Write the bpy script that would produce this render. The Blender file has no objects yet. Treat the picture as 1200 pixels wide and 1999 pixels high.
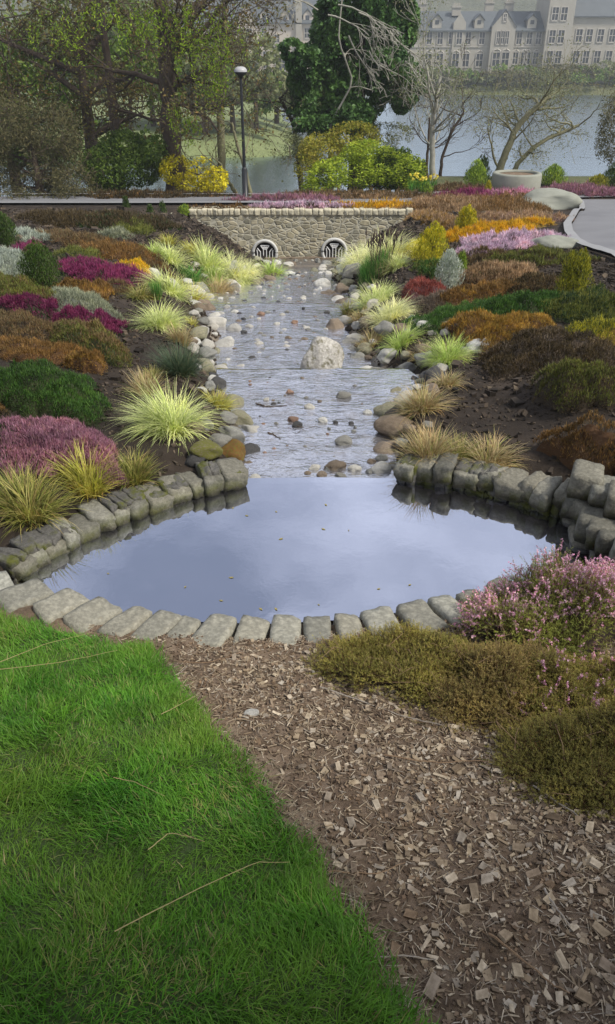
import bpy, bmesh, math
import numpy as np
from mathutils import Vector
R = math.radians
rng = np.random.default_rng(7)
SC = bpy.context.scene
COL = SC.collection

# ------------------------------------------------------------------ camera, sky, sun, exposure
CAMZ, PITCH, F = 1.6, R(31.0), 1500.0
cd = bpy.data.cameras.new("camera"); cam = bpy.data.objects.new("camera", cd); COL.objects.link(cam)
cam.location = (0, 0, CAMZ); cam.rotation_euler = (R(90) - PITCH, 0, 0)
cd.sensor_fit = 'VERTICAL'; cd.sensor_height = 36; cd.lens = 36 * F / 1999
cd.clip_start = 0.05; cd.clip_end = 3000
SC.camera = cam
SC.view_settings.view_transform = 'Standard'; SC.view_settings.look = 'None'
SC.view_settings.exposure = 0.28; SC.view_settings.gamma = 1.0
SUN_EL, SUN_AZ = R(50), R(118)          # sun high over the right bank, behind thin cloud
w = bpy.data.worlds.new("World"); SC.world = w; w.use_nodes = True
nt = w.node_tree; nt.nodes.clear()
sky = nt.nodes.new('ShaderNodeTexSky'); sky.sky_type = 'NISHITA'; sky.sun_disc = False
sky.sun_elevation = SUN_EL; sky.sun_rotation = SUN_AZ; sky.dust_density = 2.0; sky.air_density = 1.0
tc = nt.nodes.new('ShaderNodeTexCoord'); mp = nt.nodes.new('ShaderNodeMapping'); mp.inputs['Scale'].default_value = (1.2, 1.2, 2.6)
nz = nt.nodes.new('ShaderNodeTexNoise'); nz.inputs['Scale'].default_value = 3.0; nz.inputs['Detail'].default_value = 6
rp = nt.nodes.new('ShaderNodeValToRGB'); rp.color_ramp.elements[0].position = .32; rp.color_ramp.elements[0].color = (.30,.30,.30,1); rp.color_ramp.elements[1].position = .66; rp.color_ramp.elements[1].color = (1,1,1,1)
mx = nt.nodes.new('ShaderNodeMix'); mx.data_type = 'RGBA'; mx.inputs['B'].default_value = (9.4, 9.9, 11.6, 1)
bg = nt.nodes.new('ShaderNodeBackground'); bg.inputs['Strength'].default_value = 0.088
wo = nt.nodes.new('ShaderNodeOutputWorld')
L = nt.links.new
L(tc.outputs['Generated'], mp.inputs['Vector']); L(mp.outputs[0], nz.inputs['Vector']); L(nz.outputs['Fac'], rp.inputs['Fac'])
L(rp.outputs['Color'], mx.inputs['Factor']); L(sky.outputs['Color'], mx.inputs['A']); L(mx.outputs['Result'], bg.inputs['Color']); L(bg.outputs[0], wo.inputs['Surface'])
sl = bpy.data.lights.new("sun", 'SUN'); sl.energy = 4.3; sl.angle = R(9); sl.color = (1, .95, .86)
so = bpy.data.objects.new("sun", sl); COL.objects.link(so)
sd = Vector((math.sin(SUN_AZ)*math.cos(SUN_EL), math.cos(SUN_AZ)*math.cos(SUN_EL), math.sin(SUN_EL)))
so.rotation_euler = (-sd).to_track_quat('-Z', 'Y').to_euler(); so.location = sd * 50
SC.cycles.max_bounces = 6; SC.cycles.transparent_max_bounces = 12
try: SC.cycles.use_denoising = True
except Exception: pass

# ------------------------------------------------------------------ terrain and picture-to-ground helpers
def interp(x, xs, ys): return np.interp(x, xs, ys)
def sstep(t): t = np.clip(t, 0, 1); return t*t*(3-2*t)
def hsh(i, j, k): 
    n = (i*374761393 + j*668265263 + k*2147483647 + 1013904223) & 0xffffffff
    n = ((n ^ (n >> 13)) * 1274126177) & 0xffffffff
    return ((n ^ (n >> 16)) & 0xffff) / 65535.0
def vnoise(p):
    p = np.asarray(p, float); i = np.floor(p).astype(np.int64); f = p - i; f = f*f*(3-2*f); r = 0
    for a in (0, 1):
        for b in (0, 1):
            for c in (0, 1):
                wt = (f[..., 0] if a else 1-f[..., 0])*(f[..., 1] if b else 1-f[..., 1])*(f[..., 2] if c else 1-f[..., 2])
                r = r + wt*hsh(i[..., 0]+a, i[..., 1]+b, i[..., 2]+c)
    return r*2-1
def fbm(p, o=3):
    r, a = 0, 1.0; p = np.asarray(p, float)
    for _ in range(o): r = r + a*vnoise(p); p = p*2.03 + 11.7; a *= .5
    return r
def fb2(x, y, s, o=3, z=0.0): return fbm(np.stack([np.asarray(x)*s, np.asarray(y)*s, np.zeros_like(np.asarray(x, float))+z], -1), o)

def ray(px, py):
    v = (py-1000)/F; h = (px-600)/F
    c, s = math.cos(PITCH), math.sin(PITCH)
    return np.stack([h + 0*v, c - v*s, -s - v*c], -1)         # direction, y forward
def zw(Y):      # water level along the stream
    return np.where(Y < 6.36, interp(Y, [0, 4.0, 6.36], [-.60, -.615, -.76]),
           np.where(Y < 10.2, interp(Y, [6.36, 10.2], [-.97, -1.28]), interp(Y, [10.2, 15.0, 22.2], [-1.46, -2.02, -3.46])))
def zws(Y): return interp(Y, [0, 4.0, 6.1, 6.6, 9.9, 10.5, 15.0, 22.2], [-.60, -.615, -.74, -1.0, -1.25, -1.50, -2.02, -3.46])
def on_surface(px, py, zf):
    px = np.atleast_1d(np.asarray(px, float)); py = np.atleast_1d(np.asarray(py, float))
    d = ray(px, py); ts = np.concatenate([np.arange(.4, 8, .02), np.arange(8, 60, .08)])
    out = np.zeros((len(px), 3))
    for i in range(len(px)):
        P = d[i][None]*ts[:, None]; P[:, 2] += CAMZ
        below = P[:, 2] < zf(P[:, 0], P[:, 1]); k = int(np.argmax(below)) if below.any() else len(ts)-1
        k = max(k, 1); a, b = ts[k-1], ts[k]
        for _ in range(12):
            m = (a+b)/2; Q = d[i]*m; 
            if Q[2]+CAMZ < zf(Q[0], Q[1]): b = m
            else: a = m
        out[i] = d[i]*b + [0, 0, CAMZ]
    return out
def flat_at(px, py, z):
    d = ray(np.asarray(px, float), np.asarray(py, float)); t = (z-CAMZ)/d[..., 2]
    return d*t[..., None] + [0, 0, CAMZ]
def depth_at(px, py, Y):           # point on the ray at forward distance Y
    d = ray(np.float64(px), np.float64(py)); return d*(Y/d[1]) + np.array([0, 0, CAMZ])
def pxm(P): return F/(P[1]*math.cos(PITCH) + (CAMZ-P[2])*math.sin(PITCH))   # photograph pixels per metre

LE = [(487,935),(488,880),(497,835),(472,782),(450,737),(452,725),(446,690),(455,655),(425,612),(396,590),(405,583),(450,562),(515,547),(535,530),(528,512)]
RE = [(772,937),(740,900),(732,845),(758,790),(792,737),(705,722),(690,700),(656,662),(655,622),(668,592),(664,583),(640,562),(628,545),(655,512)]
zwf = lambda x, y: zws(y)
LP = on_surface(*zip(*LE), zwf); RP = on_surface(*zip(*RE), zwf)
def sortY(P): o = np.argsort(P[:, 1]); return P[o, 1], P[o, 0]
LY, LX = sortY(LP); RY, RX = sortY(RP)
def lx(Y): return interp(Y, LY, LX)-1.9*sstep((np.asarray(Y,float)-17.5)/3.5)
def rx(Y): return interp(Y, RY, RX)+1.5*sstep((np.asarray(Y,float)-17.5)/3.5)

POND_PX = [(60,1128),(95,1152),(150,1170),(220,1186),(300,1199),(400,1209),(520,1213),(650,1206),(750,1194),(850,1181),(920,1168),(1000,1145),(1080,1112),(1140,1075),
           (1150,1050),(1105,1022),(1000,985),(900,961),(800,946),(765,938),(620,936),(485,938),(465,955),(400,966),(300,1000),(200,1040),(120,1080),(70,1108)]
PO = flat_at(*[np.array(a, float) for a in zip(*POND_PX)], -.60)[:, :2]
def polysd(x, y, poly):            # signed distance, negative inside
    x = np.asarray(x, float); y = np.asarray(y, float); d = np.full(x.shape, 1e9); ins = np.zeros(x.shape, bool)
    n = len(poly)
    for i in range(n):
        ax, ay = poly[i]; bx, by = poly[(i+1) % n]; ex, ey = bx-ax, by-ay
        t = np.clip(((x-ax)*ex+(y-ay)*ey)/(ex*ex+ey*ey+1e-12), 0, 1)
        d = np.minimum(d, np.hypot(x-ax-t*ex, y-ay-t*ey))
        c = (ay > y) != (by > y)
        with np.errstate(divide='ignore', invalid='ignore'): xi = ax + (y-ay)*ex/(ey if ey != 0 else 1e-9)
        ins ^= c & (x < xi)
    return np.where(ins, -d, d)
def side(x, Y):
    z = interp(Y, [-4, .6, 2.45, 4.0, 6, 22, 24.6, 27, 31, 34], [.1, .0, -.45, -.45, -.61, -2.12, -2.16, -2.7, -5.2, -6.6])
    zr = interp(Y, [22, 24.6, 27.6, 31.5, 34], [-2.12, -2.10, -1.98, -5.2, -6.6]); z = np.where(Y > 22, z+(zr-z)*sstep((x-2.6)/1.6), z)
    lat = .055*np.clip(np.abs(x)-1.0, 0, 7)*sstep((Y-2.2)/3)*(1-sstep((Y-17)/5))
    rp = np.where(x > 1.3, .16*sstep((x-1.3)/.5)*sstep((Y-2.9)/.5)*(1-sstep((Y-4.5)/1.5)), 0)
    lump = .025*fb2(x, Y, 1.3, 3)*sstep((Y-2.6)/1.5)*(1-sstep((Y-21.4)/.8))*(1-sstep((x-4.2)/.8))
    return z + lat + rp + lump
def T(x, Y):
    x = np.asarray(x, float); Y = np.asarray(Y, float)
    s = side(x, Y)
    d = np.maximum(lx(Y)-x, x-rx(Y)); wd = .30 + .10*np.clip(Y-4, 0, 20) - .9*sstep((Y-17.5)/3.5)
    bank = sstep((d+.02)/wd)
    bed = zws(Y) - .055 + .02*fb2(x, Y, 5, 2)
    dry = sstep((Y-15.4)/.9); bed = bed + dry*.09
    ch = bed*(1-bank) + s*bank
    inch = (Y > 3.95) & (Y < 22.1)
    z = np.where(inch, np.minimum(ch, s+.05), s)
    near = (Y < 5) & (Y > 1.5)
    if np.any(near):
        p = polysd(x, Y, PO); t = sstep((p-np.where(Y < 2.75, .09, .03))/.09)
        mouth = (Y > 3.7) & (x > lx(4.05)-.02) & (x < rx(4.05)+.02)
        rim = np.where(p < .42, np.minimum(z, np.where(Y < 2.75, -.475, -.535)+.10*sstep((p-.24)/.18)), z)
        z = np.where(near & ~mouth, rim*t + -.95*(1-t), z)
        z = np.where(near & mouth, np.where(p < .02, -.95, np.minimum(z, -.66)), z)
    return z
def g(px, py): return on_surface([px], [py], lambda x, y: T(x, y))[0]

# ------------------------------------------------------------------ mesh helpers
class MB:
    def __init__(s): s.v, s.f, s.m, s.n = [], [], [], 0
    def add(s, v, f, m=0):
        v = np.asarray(v, float).reshape(-1, 3); f = np.asarray(f, np.int64)
        if len(f) == 0: return
        s.v.append(v); s.f.append(f + s.n); s.m.append(np.full(len(f), m)); s.n += len(v)
    def build(s, name, mats, parent=None, smooth=False):
        me = bpy.data.meshes.new(name); V = np.concatenate(s.v)
        tot = np.concatenate([np.full(len(f), f.shape[1]) for f in s.f]); lv = np.concatenate([f.ravel() for f in s.f])
        me.vertices.add(len(V)); me.vertices.foreach_set('co', V.astype(np.float32).ravel())
        me.loops.add(len(lv)); me.loops.foreach_set('vertex_index', lv.astype(np.int32))
        me.polygons.add(len(tot)); me.polygons.foreach_set('loop_start', (np.cumsum(tot)-tot).astype(np.int32))
        me.polygons.foreach_set('material_index', np.concatenate(s.m).astype(np.int32))
        me.polygons.foreach_set('use_smooth', np.full(len(tot), bool(smooth)))
        me.update(calc_edges=True); me.validate()
        for m in (mats if isinstance(mats, (list, tuple)) else [mats]): me.materials.append(m)
        o = bpy.data.objects.new(name, me); COL.objects.link(o)
        if parent is not None: o.parent = parent
        return o
def tag(o, label=None, cat=None, group=None, kind=None):
    if label: o['label'] = label
    if cat: o['category'] = cat
    if group: o['group'] = group
    if kind: o['kind'] = kind
    return o
def empty(name, loc, label, cat, group=None, rz=0):
    o = bpy.data.objects.new(name, None); COL.objects.link(o); o.location = loc; o.rotation_euler = (0, 0, rz)
    o.empty_display_size = .1
    return tag(o, label, cat, group)
def box(b, x0, x1, y0, y1, z0, z1, m=0):
    v = [(x, y, z) for x in (x0, x1) for y in (y0, y1) for z in (z0, z1)]
    b.add(v, [(0,1,3,2),(4,6,7,5),(0,4,5,1),(2,3,7,6),(0,2,6,4),(1,5,7,3)], m)
def tube(b, pts, rad, n=6, m=0, cap=True):
    P = np.asarray(pts, float); r = np.broadcast_to(np.asarray(rad, float), (len(P),))
    t = np.gradient(P, axis=0); t /= np.linalg.norm(t, axis=1)[:, None]+1e-9
    ref = np.array([0, 0, 1.]) if abs(t[0][2]) < .9 else np.array([1., 0, 0])
    u = np.cross(t, ref); u /= np.linalg.norm(u, axis=1)[:, None]+1e-9; w_ = np.cross(t, u)
    a = np.arange(n)*2*math.pi/n
    V = P[:, None]+r[:, None, None]*(np.cos(a)[None, :, None]*u[:, None]+np.sin(a)[None, :, None]*w_[:, None])
    k = len(P); f = []
    for i in range(k-1):
        for j in range(n): f.append((i*n+j, i*n+(j+1) % n, (i+1)*n+(j+1) % n, (i+1)*n+j))
    b.add(V.reshape(-1, 3), f, m)
    if cap and n >= 3:
        for i in (0, k-1): b.add(V[i], [tuple(range(n))], m)
def lathe(b, prof, n=24, c=(0, 0, 0), m=0):
    a = np.arange(n)*2*math.pi/n; V = []
    for r, z in prof: V += [(c[0]+r*math.cos(t), c[1]+r*math.sin(t), c[2]+z) for t in a]
    f = [(i*n+j, i*n+(j+1) % n, (i+1)*n+(j+1) % n, (i+1)*n+j) for i in range(len(prof)-1) for j in range(n)]
    b.add(V, f, m)
def blades(b, root, L_, w_, az, tilt, droop, seg=3, m=0, r=rng):
    """curved tapering blades: arrays of root (N,3), length, width, azimuth, outward tilt, droop"""
    N = len(root); t = np.linspace(0, 1, seg+1)
    o = np.stack([np.cos(az), np.sin(az), 0*az], -1); side_ = np.stack([-np.sin(az), np.cos(az), 0*az], -1)
    tw = r.normal(0, .5, N)[:, None]; side_ = side_*np.cos(tw)+o*np.sin(tw)
    V = np.zeros((N, seg+1, 2, 3))
    for i, tt in enumerate(t):
        ang = tilt + droop*tt*.5
        c = root + (o*np.sin(ang)[:, None] + np.array([0, 0, 1.])*np.cos(ang)[:, None])*(L_*tt)[:, None]
        wd = (w_*(1-tt**1.7)*.5 + w_*.04)[:, None]*(0.55+.45*min(1, tt*4))
        V[:, i, 0] = c-side_*wd; V[:, i, 1] = c+side_*wd
    base = (np.arange(N)*(seg+1)*2)[:, None]
    f = np.concatenate([base+np.array([2*i, 2*i+1, 2*i+3, 2*i+2]) for i in range(seg)])
    b.add(V.reshape(-1, 3), f, m)
def cards(b, c, size, m=0, r=rng, flat=.0, asp=.5, nrm=None):
    """small kite-shaped leaves, random orientation"""
    N = len(c); a = r.normal(size=(N, 3)); 
    if nrm is not None: a = a*(1-flat) + 0
    a /= np.linalg.norm(a, axis=1)[:, None]; q = r.normal(size=(N, 3)); u = np.cross(a, q); u /= np.linalg.norm(u, axis=1)[:, None]
    v = np.cross(a, u)
    if flat: 
        u[:, 2] *= (1-flat); v[:, 2] *= (1-flat)
    s = (np.broadcast_to(size, (N,))*r.uniform(.6, 1.3, N))[:, None]
    V = np.stack([c-u*s, c+v*s*asp+a*s*.15, c+u*s, c-v*s*asp+a*s*.15], 1)
    b.add(V.reshape(-1, 3), (np.arange(N)*4)[:, None]+np.arange(4), m)

# ------------------------------------------------------------------ materials
def new_mat(name):
    m = bpy.data.materials.new(name); m.use_nodes = True; t = m.node_tree; t.nodes.clear()
    o = t.nodes.new('ShaderNodeOutputMaterial'); p = t.nodes.new('ShaderNodeBsdfPrincipled'); t.links.new(p.outputs[0], o.inputs['Surface'])
    return m, t, p, o
def ramp(t, cols, fac=None, interp_='LINEAR'):
    r = t.nodes.new('ShaderNodeValToRGB'); r.color_ramp.interpolation = interp_; e = r.color_ramp.elements
    n = len(cols)
    for i, c in enumerate(cols):
        pos, c = (c[0], c[1]) if isinstance(c[0], (int, float)) and isinstance(c[1], tuple) else (i/max(1, n-1), c)
        if i < 2: e[i].position = pos; el = e[i]
        else: el = e.new(pos)
        el.color = (*c, 1)
    if fac is not None: t.links.new(fac, r.inputs['Fac'])
    return r
def noise(t, scale, detail=4, coord='Object', rough=.55, vec=None, dist=0):
    n = t.nodes.new('ShaderNodeTexNoise'); n.inputs['Scale'].default_value = scale; n.inputs['Detail'].default_value = detail
    n.inputs['Roughness'].default_value = rough; n.inputs['Distortion'].default_value = dist
    if vec is None:
        c = t.nodes.new('ShaderNodeTexCoord'); vec = c.outputs[coord]
    t.links.new(vec, n.inputs['Vector']); return n
def mixc(t, f, a, b, mode='MIX'):
    m = t.nodes.new('ShaderNodeMix'); m.data_type = 'RGBA'; m.blend_type = mode
    for k, v in (('Factor', f), ('A', a), ('B', b)):
        if isinstance(v, (int, float)): m.inputs[k].default_value = v
        elif isinstance(v, tuple): m.inputs[k].default_value = (*v, 1)
        else: t.links.new(v, m.inputs[k])
    return m.outputs['Result']
def bump(t, p, h, strength=.5, dist=.02):
    b = t.nodes.new('ShaderNodeBump'); b.inputs['Strength'].default_value = strength; b.inputs['Distance'].default_value = dist
    t.links.new(h, b.inputs['Height']); t.links.new(b.outputs[0], p.inputs['Normal']); return b
_fol = {}
def fol(name, cols, tr=.3, rough=.65, patch=None):
    """foliage: each leaf or blade takes its own tone"""
    if name in _fol: return _fol[name]
    m, t, p, o = new_mat(name); ge = t.nodes.new('ShaderNodeNewGeometry')
    r = ramp(t, cols, ge.outputs['Random Per Island']); c = r.outputs['Color']
    vn = noise(t, 4.5, 4, rough=.7); c = mixc(t, 1.0, c, ramp(t, [(.32, (.50,.54,.50)), (.50, (1,1,1)), (.68, (1.45,1.38,1.2))], vn.outputs['Fac']).outputs['Color'], 'MULTIPLY')
    if patch:
        n = noise(t, patch[0], 3); rr = ramp(t, [(.35, (0, 0, 0)), (.65, (1, 1, 1))], n.outputs['Fac'])
        c = mixc(t, rr.outputs['Color'], c, mixc(t, .75, c, patch[1]))
    t.links.new(c, p.inputs['Base Color']); p.inputs['Roughness'].default_value = rough; p.inputs['Specular IOR Level'].default_value = .25
    if tr:
        tl = t.nodes.new('ShaderNodeBsdfTranslucent'); t.links.new(c, tl.inputs['Color']); ms = t.nodes.new('ShaderNodeMixShader'); ms.inputs[0].default_value = tr
        t.links.new(p.outputs[0], ms.inputs[1]); t.links.new(tl.outputs[0], ms.inputs[2]); t.links.new(ms.outputs[0], o.inputs['Surface'])
    _fol[name] = m; return m
def simple(name, cols, scale=4, rough=.85, bs=.4, bd=.01, detail=5, spec=.3, scale2=None, rnd=0.0, metal=0):
    m, t, p, o = new_mat(name); n = noise(t, scale, detail); c = ramp(t, cols, n.outputs['Fac']).outputs['Color']
    if rnd:
        oi = t.nodes.new('ShaderNodeObjectInfo'); rr = ramp(t, [(1-rnd,)*3, (1+rnd*.6, 1+rnd*.55, 1+rnd*.45)], oi.outputs['Random']); c = mixc(t, 1.0, c, rr.outputs['Color'], 'MULTIPLY')
    t.links.new(c, p.inputs['Base Color']); p.inputs['Roughness'].default_value = rough; p.inputs['Specular IOR Level'].default_value = spec; p.inputs['Metallic'].default_value = metal
    n2 = noise(t, scale2 or scale*5, 5); bump(t, p, n2.outputs['Fac'], bs, bd); return m

def stone_mat(name, cols, scale=9, wetz=None, moss=0.0, mosscol=(.10, .11, .02), wet=True, rnd=.3, mossz=None, speck=.5):
    m, t, p, o = new_mat(name); n = noise(t, scale, 6, rough=.62); c = ramp(t, cols, n.outputs['Fac']).outputs['Color']
    sp = noise(t, scale*7, 3, rough=.7); sr = ramp(t, [(.42, (0, 0, 0)), (.62, (1, 1, 1))], sp.outputs['Fac'])
    c = mixc(t, 1.0, c, mixc(t, sr.outputs['Color'], (1-speck*.5,)*3, (1+speck*.25,)*3), 'MULTIPLY')
    if rnd:
        oi = t.nodes.new('ShaderNodeObjectInfo'); rr = ramp(t, [(1-rnd, 1-rnd, 1-rnd), (1, .96, .9), (1+rnd*.5, 1+rnd*.5, 1+rnd*.5)], oi.outputs['Random']); c = mixc(t, 1.0, c, rr.outputs['Color'], 'MULTIPLY')
    if moss:
        mn = noise(t, 7, 5, rough=.7); mr = ramp(t, [(1-moss-.08, (0, 0, 0)), (1-moss+.05, (1, 1, 1))], mn.outputs['Fac']).outputs['Color']
        if mossz is not None:
            tc_ = t.nodes.new('ShaderNodeTexCoord'); sx = t.nodes.new('ShaderNodeSeparateXYZ'); t.links.new(tc_.outputs['Object'], sx.inputs[0])
            zr = t.nodes.new('ShaderNodeMapRange'); zr.inputs['From Min'].default_value = mossz[1]; zr.inputs['From Max'].default_value = mossz[0]; t.links.new(sx.outputs['Z'], zr.inputs['Value'])
            mm = t.nodes.new('ShaderNodeMath'); mm.operation = 'MULTIPLY'; t.links.new(zr.outputs[0], mm.inputs[0]); t.links.new(mr, mm.inputs[1]); mr = mm.outputs[0]
        f2 = noise(t, 60, 3); mc = ramp(t, [tuple(x*.45 for x in mosscol), mosscol, (mosscol[0]*1.5, mosscol[1]*1.35, mosscol[2]*1.4)], f2.outputs['Fac']).outputs['Color']
        c = mixc(t, mr, c, mc)
    if wetz:
        tcw = t.nodes.new('ShaderNodeTexCoord'); sw_ = t.nodes.new('ShaderNodeSeparateXYZ'); t.links.new(tcw.outputs['Object'], sw_.inputs[0]); wn = noise(t, 12, 4)
        aw = t.nodes.new('ShaderNodeMath'); aw.operation = 'MULTIPLY_ADD'; aw.inputs[1].default_value = .06; t.links.new(wn.outputs['Fac'], aw.inputs[0]); t.links.new(sw_.outputs['Z'], aw.inputs[2])
        zw_ = t.nodes.new('ShaderNodeMapRange'); zw_.inputs['From Min'].default_value = wetz[0]+.03; zw_.inputs['From Max'].default_value = wetz[1]+.03; t.links.new(aw.outputs[0], zw_.inputs['Value']); c = mixc(t, zw_.outputs[0], mixc(t, 1.0, c, (.30, .28, .22), 'MULTIPLY'), c)
    t.links.new(c, p.inputs['Base Color']); p.inputs['Roughness'].default_value = .8; p.inputs['Specular IOR Level'].default_value = .3
    bn = noise(t, scale*4, 7, rough=.65); bump(t, p, bn.outputs['Fac'], .8, .014)
    return m
M = {}
M['pale'] = stone_mat('pale_cobble', [(.26,.25,.22), (.46,.45,.41), (.62,.61,.57)], 6)
M['grey'] = stone_mat('grey_stone', [(.12,.12,.11), (.22,.22,.20), (.36,.35,.31)], 7)
M['olive'] = stone_mat('olive_stone', [(.13,.13,.09), (.24,.23,.16), (.38,.36,.27)], 6, moss=.38, mosscol=(.16,.17,.06))
M['dark'] = stone_mat('dark_stone', [(.03,.03,.03), (.07,.07,.07), (.14,.13,.12)], 8)
M['brown'] = stone_mat('brown_stone', [(.09,.07,.05), (.19,.15,.11), (.30,.25,.19)], 6)
M['rust'] = stone_mat('rust_stone', [(.16,.10,.065), (.28,.18,.13), (.38,.28,.21)], 6)
M['boulder'] = stone_mat('boulder_stone', [(.17,.15,.12), (.38,.36,.32), (.60,.57,.50)], 3.2, rnd=0, moss=.42, mosscol=(.13,.12,.07), speck=.5)
M['moss'] = stone_mat('mossy_stone', [(.08,.07,.05), (.16,.14,.10), (.22,.2,.16)], 6, moss=.55, mosscol=(.115,.115,.02))
M['rustmoss'] = stone_mat('rusty_moss_stone', [(.10,.05,.02), (.18,.09,.02), (.26,.12,.03)], 5, moss=.42, mosscol=(.10,.105,.015))
M['coping'] = stone_mat('coping_stone_mat', [(.08,.08,.065), (.17,.165,.135), (.34,.33,.285)], 9, wetz=(.02, .07), moss=.45, mosscol=(.07,.075,.010), rnd=.38, mossz=(.02, .10))
M['sett'] = stone_mat('sett_stone', [(.13,.125,.10), (.24,.235,.195), (.36,.35,.30)], 6, moss=.36, mosscol=(.17,.14,.08), rnd=.28, speck=.5)
M['core'] = stone_mat('wall_core', [(.04,.04,.035), (.09,.085,.075), (.16,.15,.13)], 9, moss=.45, mosscol=(.07,.075,.012), rnd=0)
M['pathstone'] = simple('pale_boulder', [(.13,.135,.11), (.22,.225,.185), (.31,.31,.265)], 2.5, rnd=.1)
M['asphalt'] = simple('asphalt', [(.10,.10,.105), (.15,.15,.155), (.19,.19,.195)], 1.2, bs=.3, bd=.004, scale2=90)
M['kerb'] = simple('kerb_concrete', [(.19,.19,.19), (.27,.27,.27)], 3)
M['bark'] = simple('dark_bark', [(.03,.022,.015), (.07,.05,.035), (.12,.09,.065)], 7, bs=1, bd=.03)
M['bark_grey'] = simple('grey_bark', [(.16,.15,.12), (.28,.27,.22), (.42,.40,.35)], 6, bs=.8, bd=.02)
M['bark_green'] = simple('lichen_bark', [(.10,.09,.05), (.17,.16,.09), (.24,.23,.14)], 6, bs=.8, bd=.02)
M['metal'] = simple('black_paint', [(.012,.013,.015), (.03,.032,.035)], 5, rough=.4, bs=.1)
M['lampwhite'] = simple('lamp_cap_white', [(.30,.30,.30), (.38,.38,.38)], 5, rough=.4, bs=.05)
M['ring'] = simple('pale_ring', [(.38,.38,.36), (.55,.55,.52)], 5, rough=.6)
M['gratebar'] = simple('galvanised_bar', [(.50,.50,.49), (.68,.68,.66)], 9, rough=.5)
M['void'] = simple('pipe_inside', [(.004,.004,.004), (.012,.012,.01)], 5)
M['soil'] = None

# ------------------------------------------------------------------ ground
def ground_mat():
    m, t, p, o = new_mat('garden_soil')
    n = noise(t, 3, 7, rough=.65); dark = ramp(t, [(.3, (.017,.013,.010)), (.55, (.040,.031,.024)), (.75, (.075,.058,.045))], n.outputs['Fac']).outputs['Color']
    n2 = noise(t, 14, 8, rough=.7); light = ramp(t, [(.28, (.065,.044,.028)), (.5, (.165,.118,.080)), (.74, (.28,.215,.155))], n2.outputs['Fac']).outputs['Color']
    tc_ = t.nodes.new('ShaderNodeTexCoord'); sx = t.nodes.new('ShaderNodeSeparateXYZ'); t.links.new(tc_.outputs['Object'], sx.inputs[0])
    mr = t.nodes.new('ShaderNodeMapRange'); mr.inputs['From Min'].default_value = 2.9; mr.inputs['From Max'].default_value = 2.5; t.links.new(sx.outputs['Y'], mr.inputs['Value'])
    c = mixc(t, mr.outputs[0], dark, light)
    t.links.new(c, p.inputs['Base Color']); p.inputs['Roughness'].default_value = .95; p.inputs['Specular IOR Level'].default_value = .15
    b = noise(t, 40, 8, rough=.75); bump(t, p, b.outputs['Fac'], .9, .02); return m
M['soil'] = ground_mat()
def gravel_mat(name, cols, wet=.5):
    m, t, p, o = new_mat(name); tc_ = t.nodes.new('ShaderNodeTexCoord')
    v = t.nodes.new('ShaderNodeTexVoronoi'); v.inputs['Scale'].default_value = 22; t.links.new(tc_.outputs['Object'], v.inputs['Vector'])
    s = t.nodes.new('ShaderNodeSeparateColor'); t.links.new(v.outputs['Color'], s.inputs[0]); c = ramp(t, cols, s.outputs[0]).outputs['Color']
    n = noise(t, 1.5, 4); c = mixc(t, 1.0, c, ramp(t, [(.3, (.5,.5,.5)), (.7, (1.2,1.15,1.05))], n.outputs['Fac']).outputs['Color'], 'MULTIPLY')
    t.links.new(c, p.inputs['Base Color']); p.inputs['Roughness'].default_value = wet
    inv = t.nodes.new('ShaderNodeMath'); inv.operation = 'SUBTRACT'; inv.inputs[0].default_value = 1; t.links.new(v.outputs['Distance'], inv.inputs[1]); bump(t, p, inv.outputs[0], .8, .02); return m
M['bed'] = gravel_mat('stream_gravel', [(.05,.04,.03), (.12,.10,.075), (.19,.16,.125), (.08,.07,.055)], .45)
M['turf'] = simple('turf_soil', [(.02,.04,.008), (.05,.075,.018)], 30)
M['verge'] = simple('verge_grass', [(.05,.055,.02), (.08,.09,.035), (.12,.10,.05)], 1.5, bs=1, bd=.1)
def grid(xs, ys, zf, m=0, mf=None):
    b = MB(); X, Y = np.meshgrid(xs, ys); Z = zf(X, Y); nx, ny = len(xs), len(ys)
    V = np.stack([X, Y, Z], -1).reshape(-1, 3); i = np.arange(nx*ny).reshape(ny, nx)
    f = np.stack([i[:-1, :-1], i[:-1, 1:], i[1:, 1:], i[1:, :-1]], -1).reshape(-1, 4)
    if mf is None: b.add(V, f, m)
    else:
        b.add(V, f, m); c = V[f].mean(1); b.m[-1] = mf(c[:, 0], c[:, 1]).astype(int)
    return b
xs = np.unique(np.round(np.concatenate([-np.geomspace(2.6, 90, 60)[::-1], np.arange(-2.6, 2.6, .035), np.geomspace(2.6, 90, 60)]), 4))
ys = np.unique(np.round(np.concatenate([np.arange(-4, .4, .3), np.arange(.4, 5.0, .035), np.arange(5, 12, .07), np.arange(12, 36.1, .15)]), 4))
def tz(X, Y):
    z = T(X, Y); n = (Y < 2.7) & (Y > .2) & (np.abs(X) < 2.6)
    return z + np.where(n, .012*fb2(X, Y, 9, 3), 0)
def tmat(x, y):
    d = np.maximum(lx(y)-x, x-rx(y)); near = (y > 4.0) & (y < 22.1) & (d < .12+.03*np.clip(y-4, 0, 8)+.06*fb2(x, y, 3, 2)); return np.where(near, 1, np.where(y > 26.2, 2, 0))
tag(grid(xs, ys, tz, mf=tmat).build('ground', [M['soil'], M['bed'], M['verge']], smooth=True), kind='structure', label='brown garden soil sloping down to the river')

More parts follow.
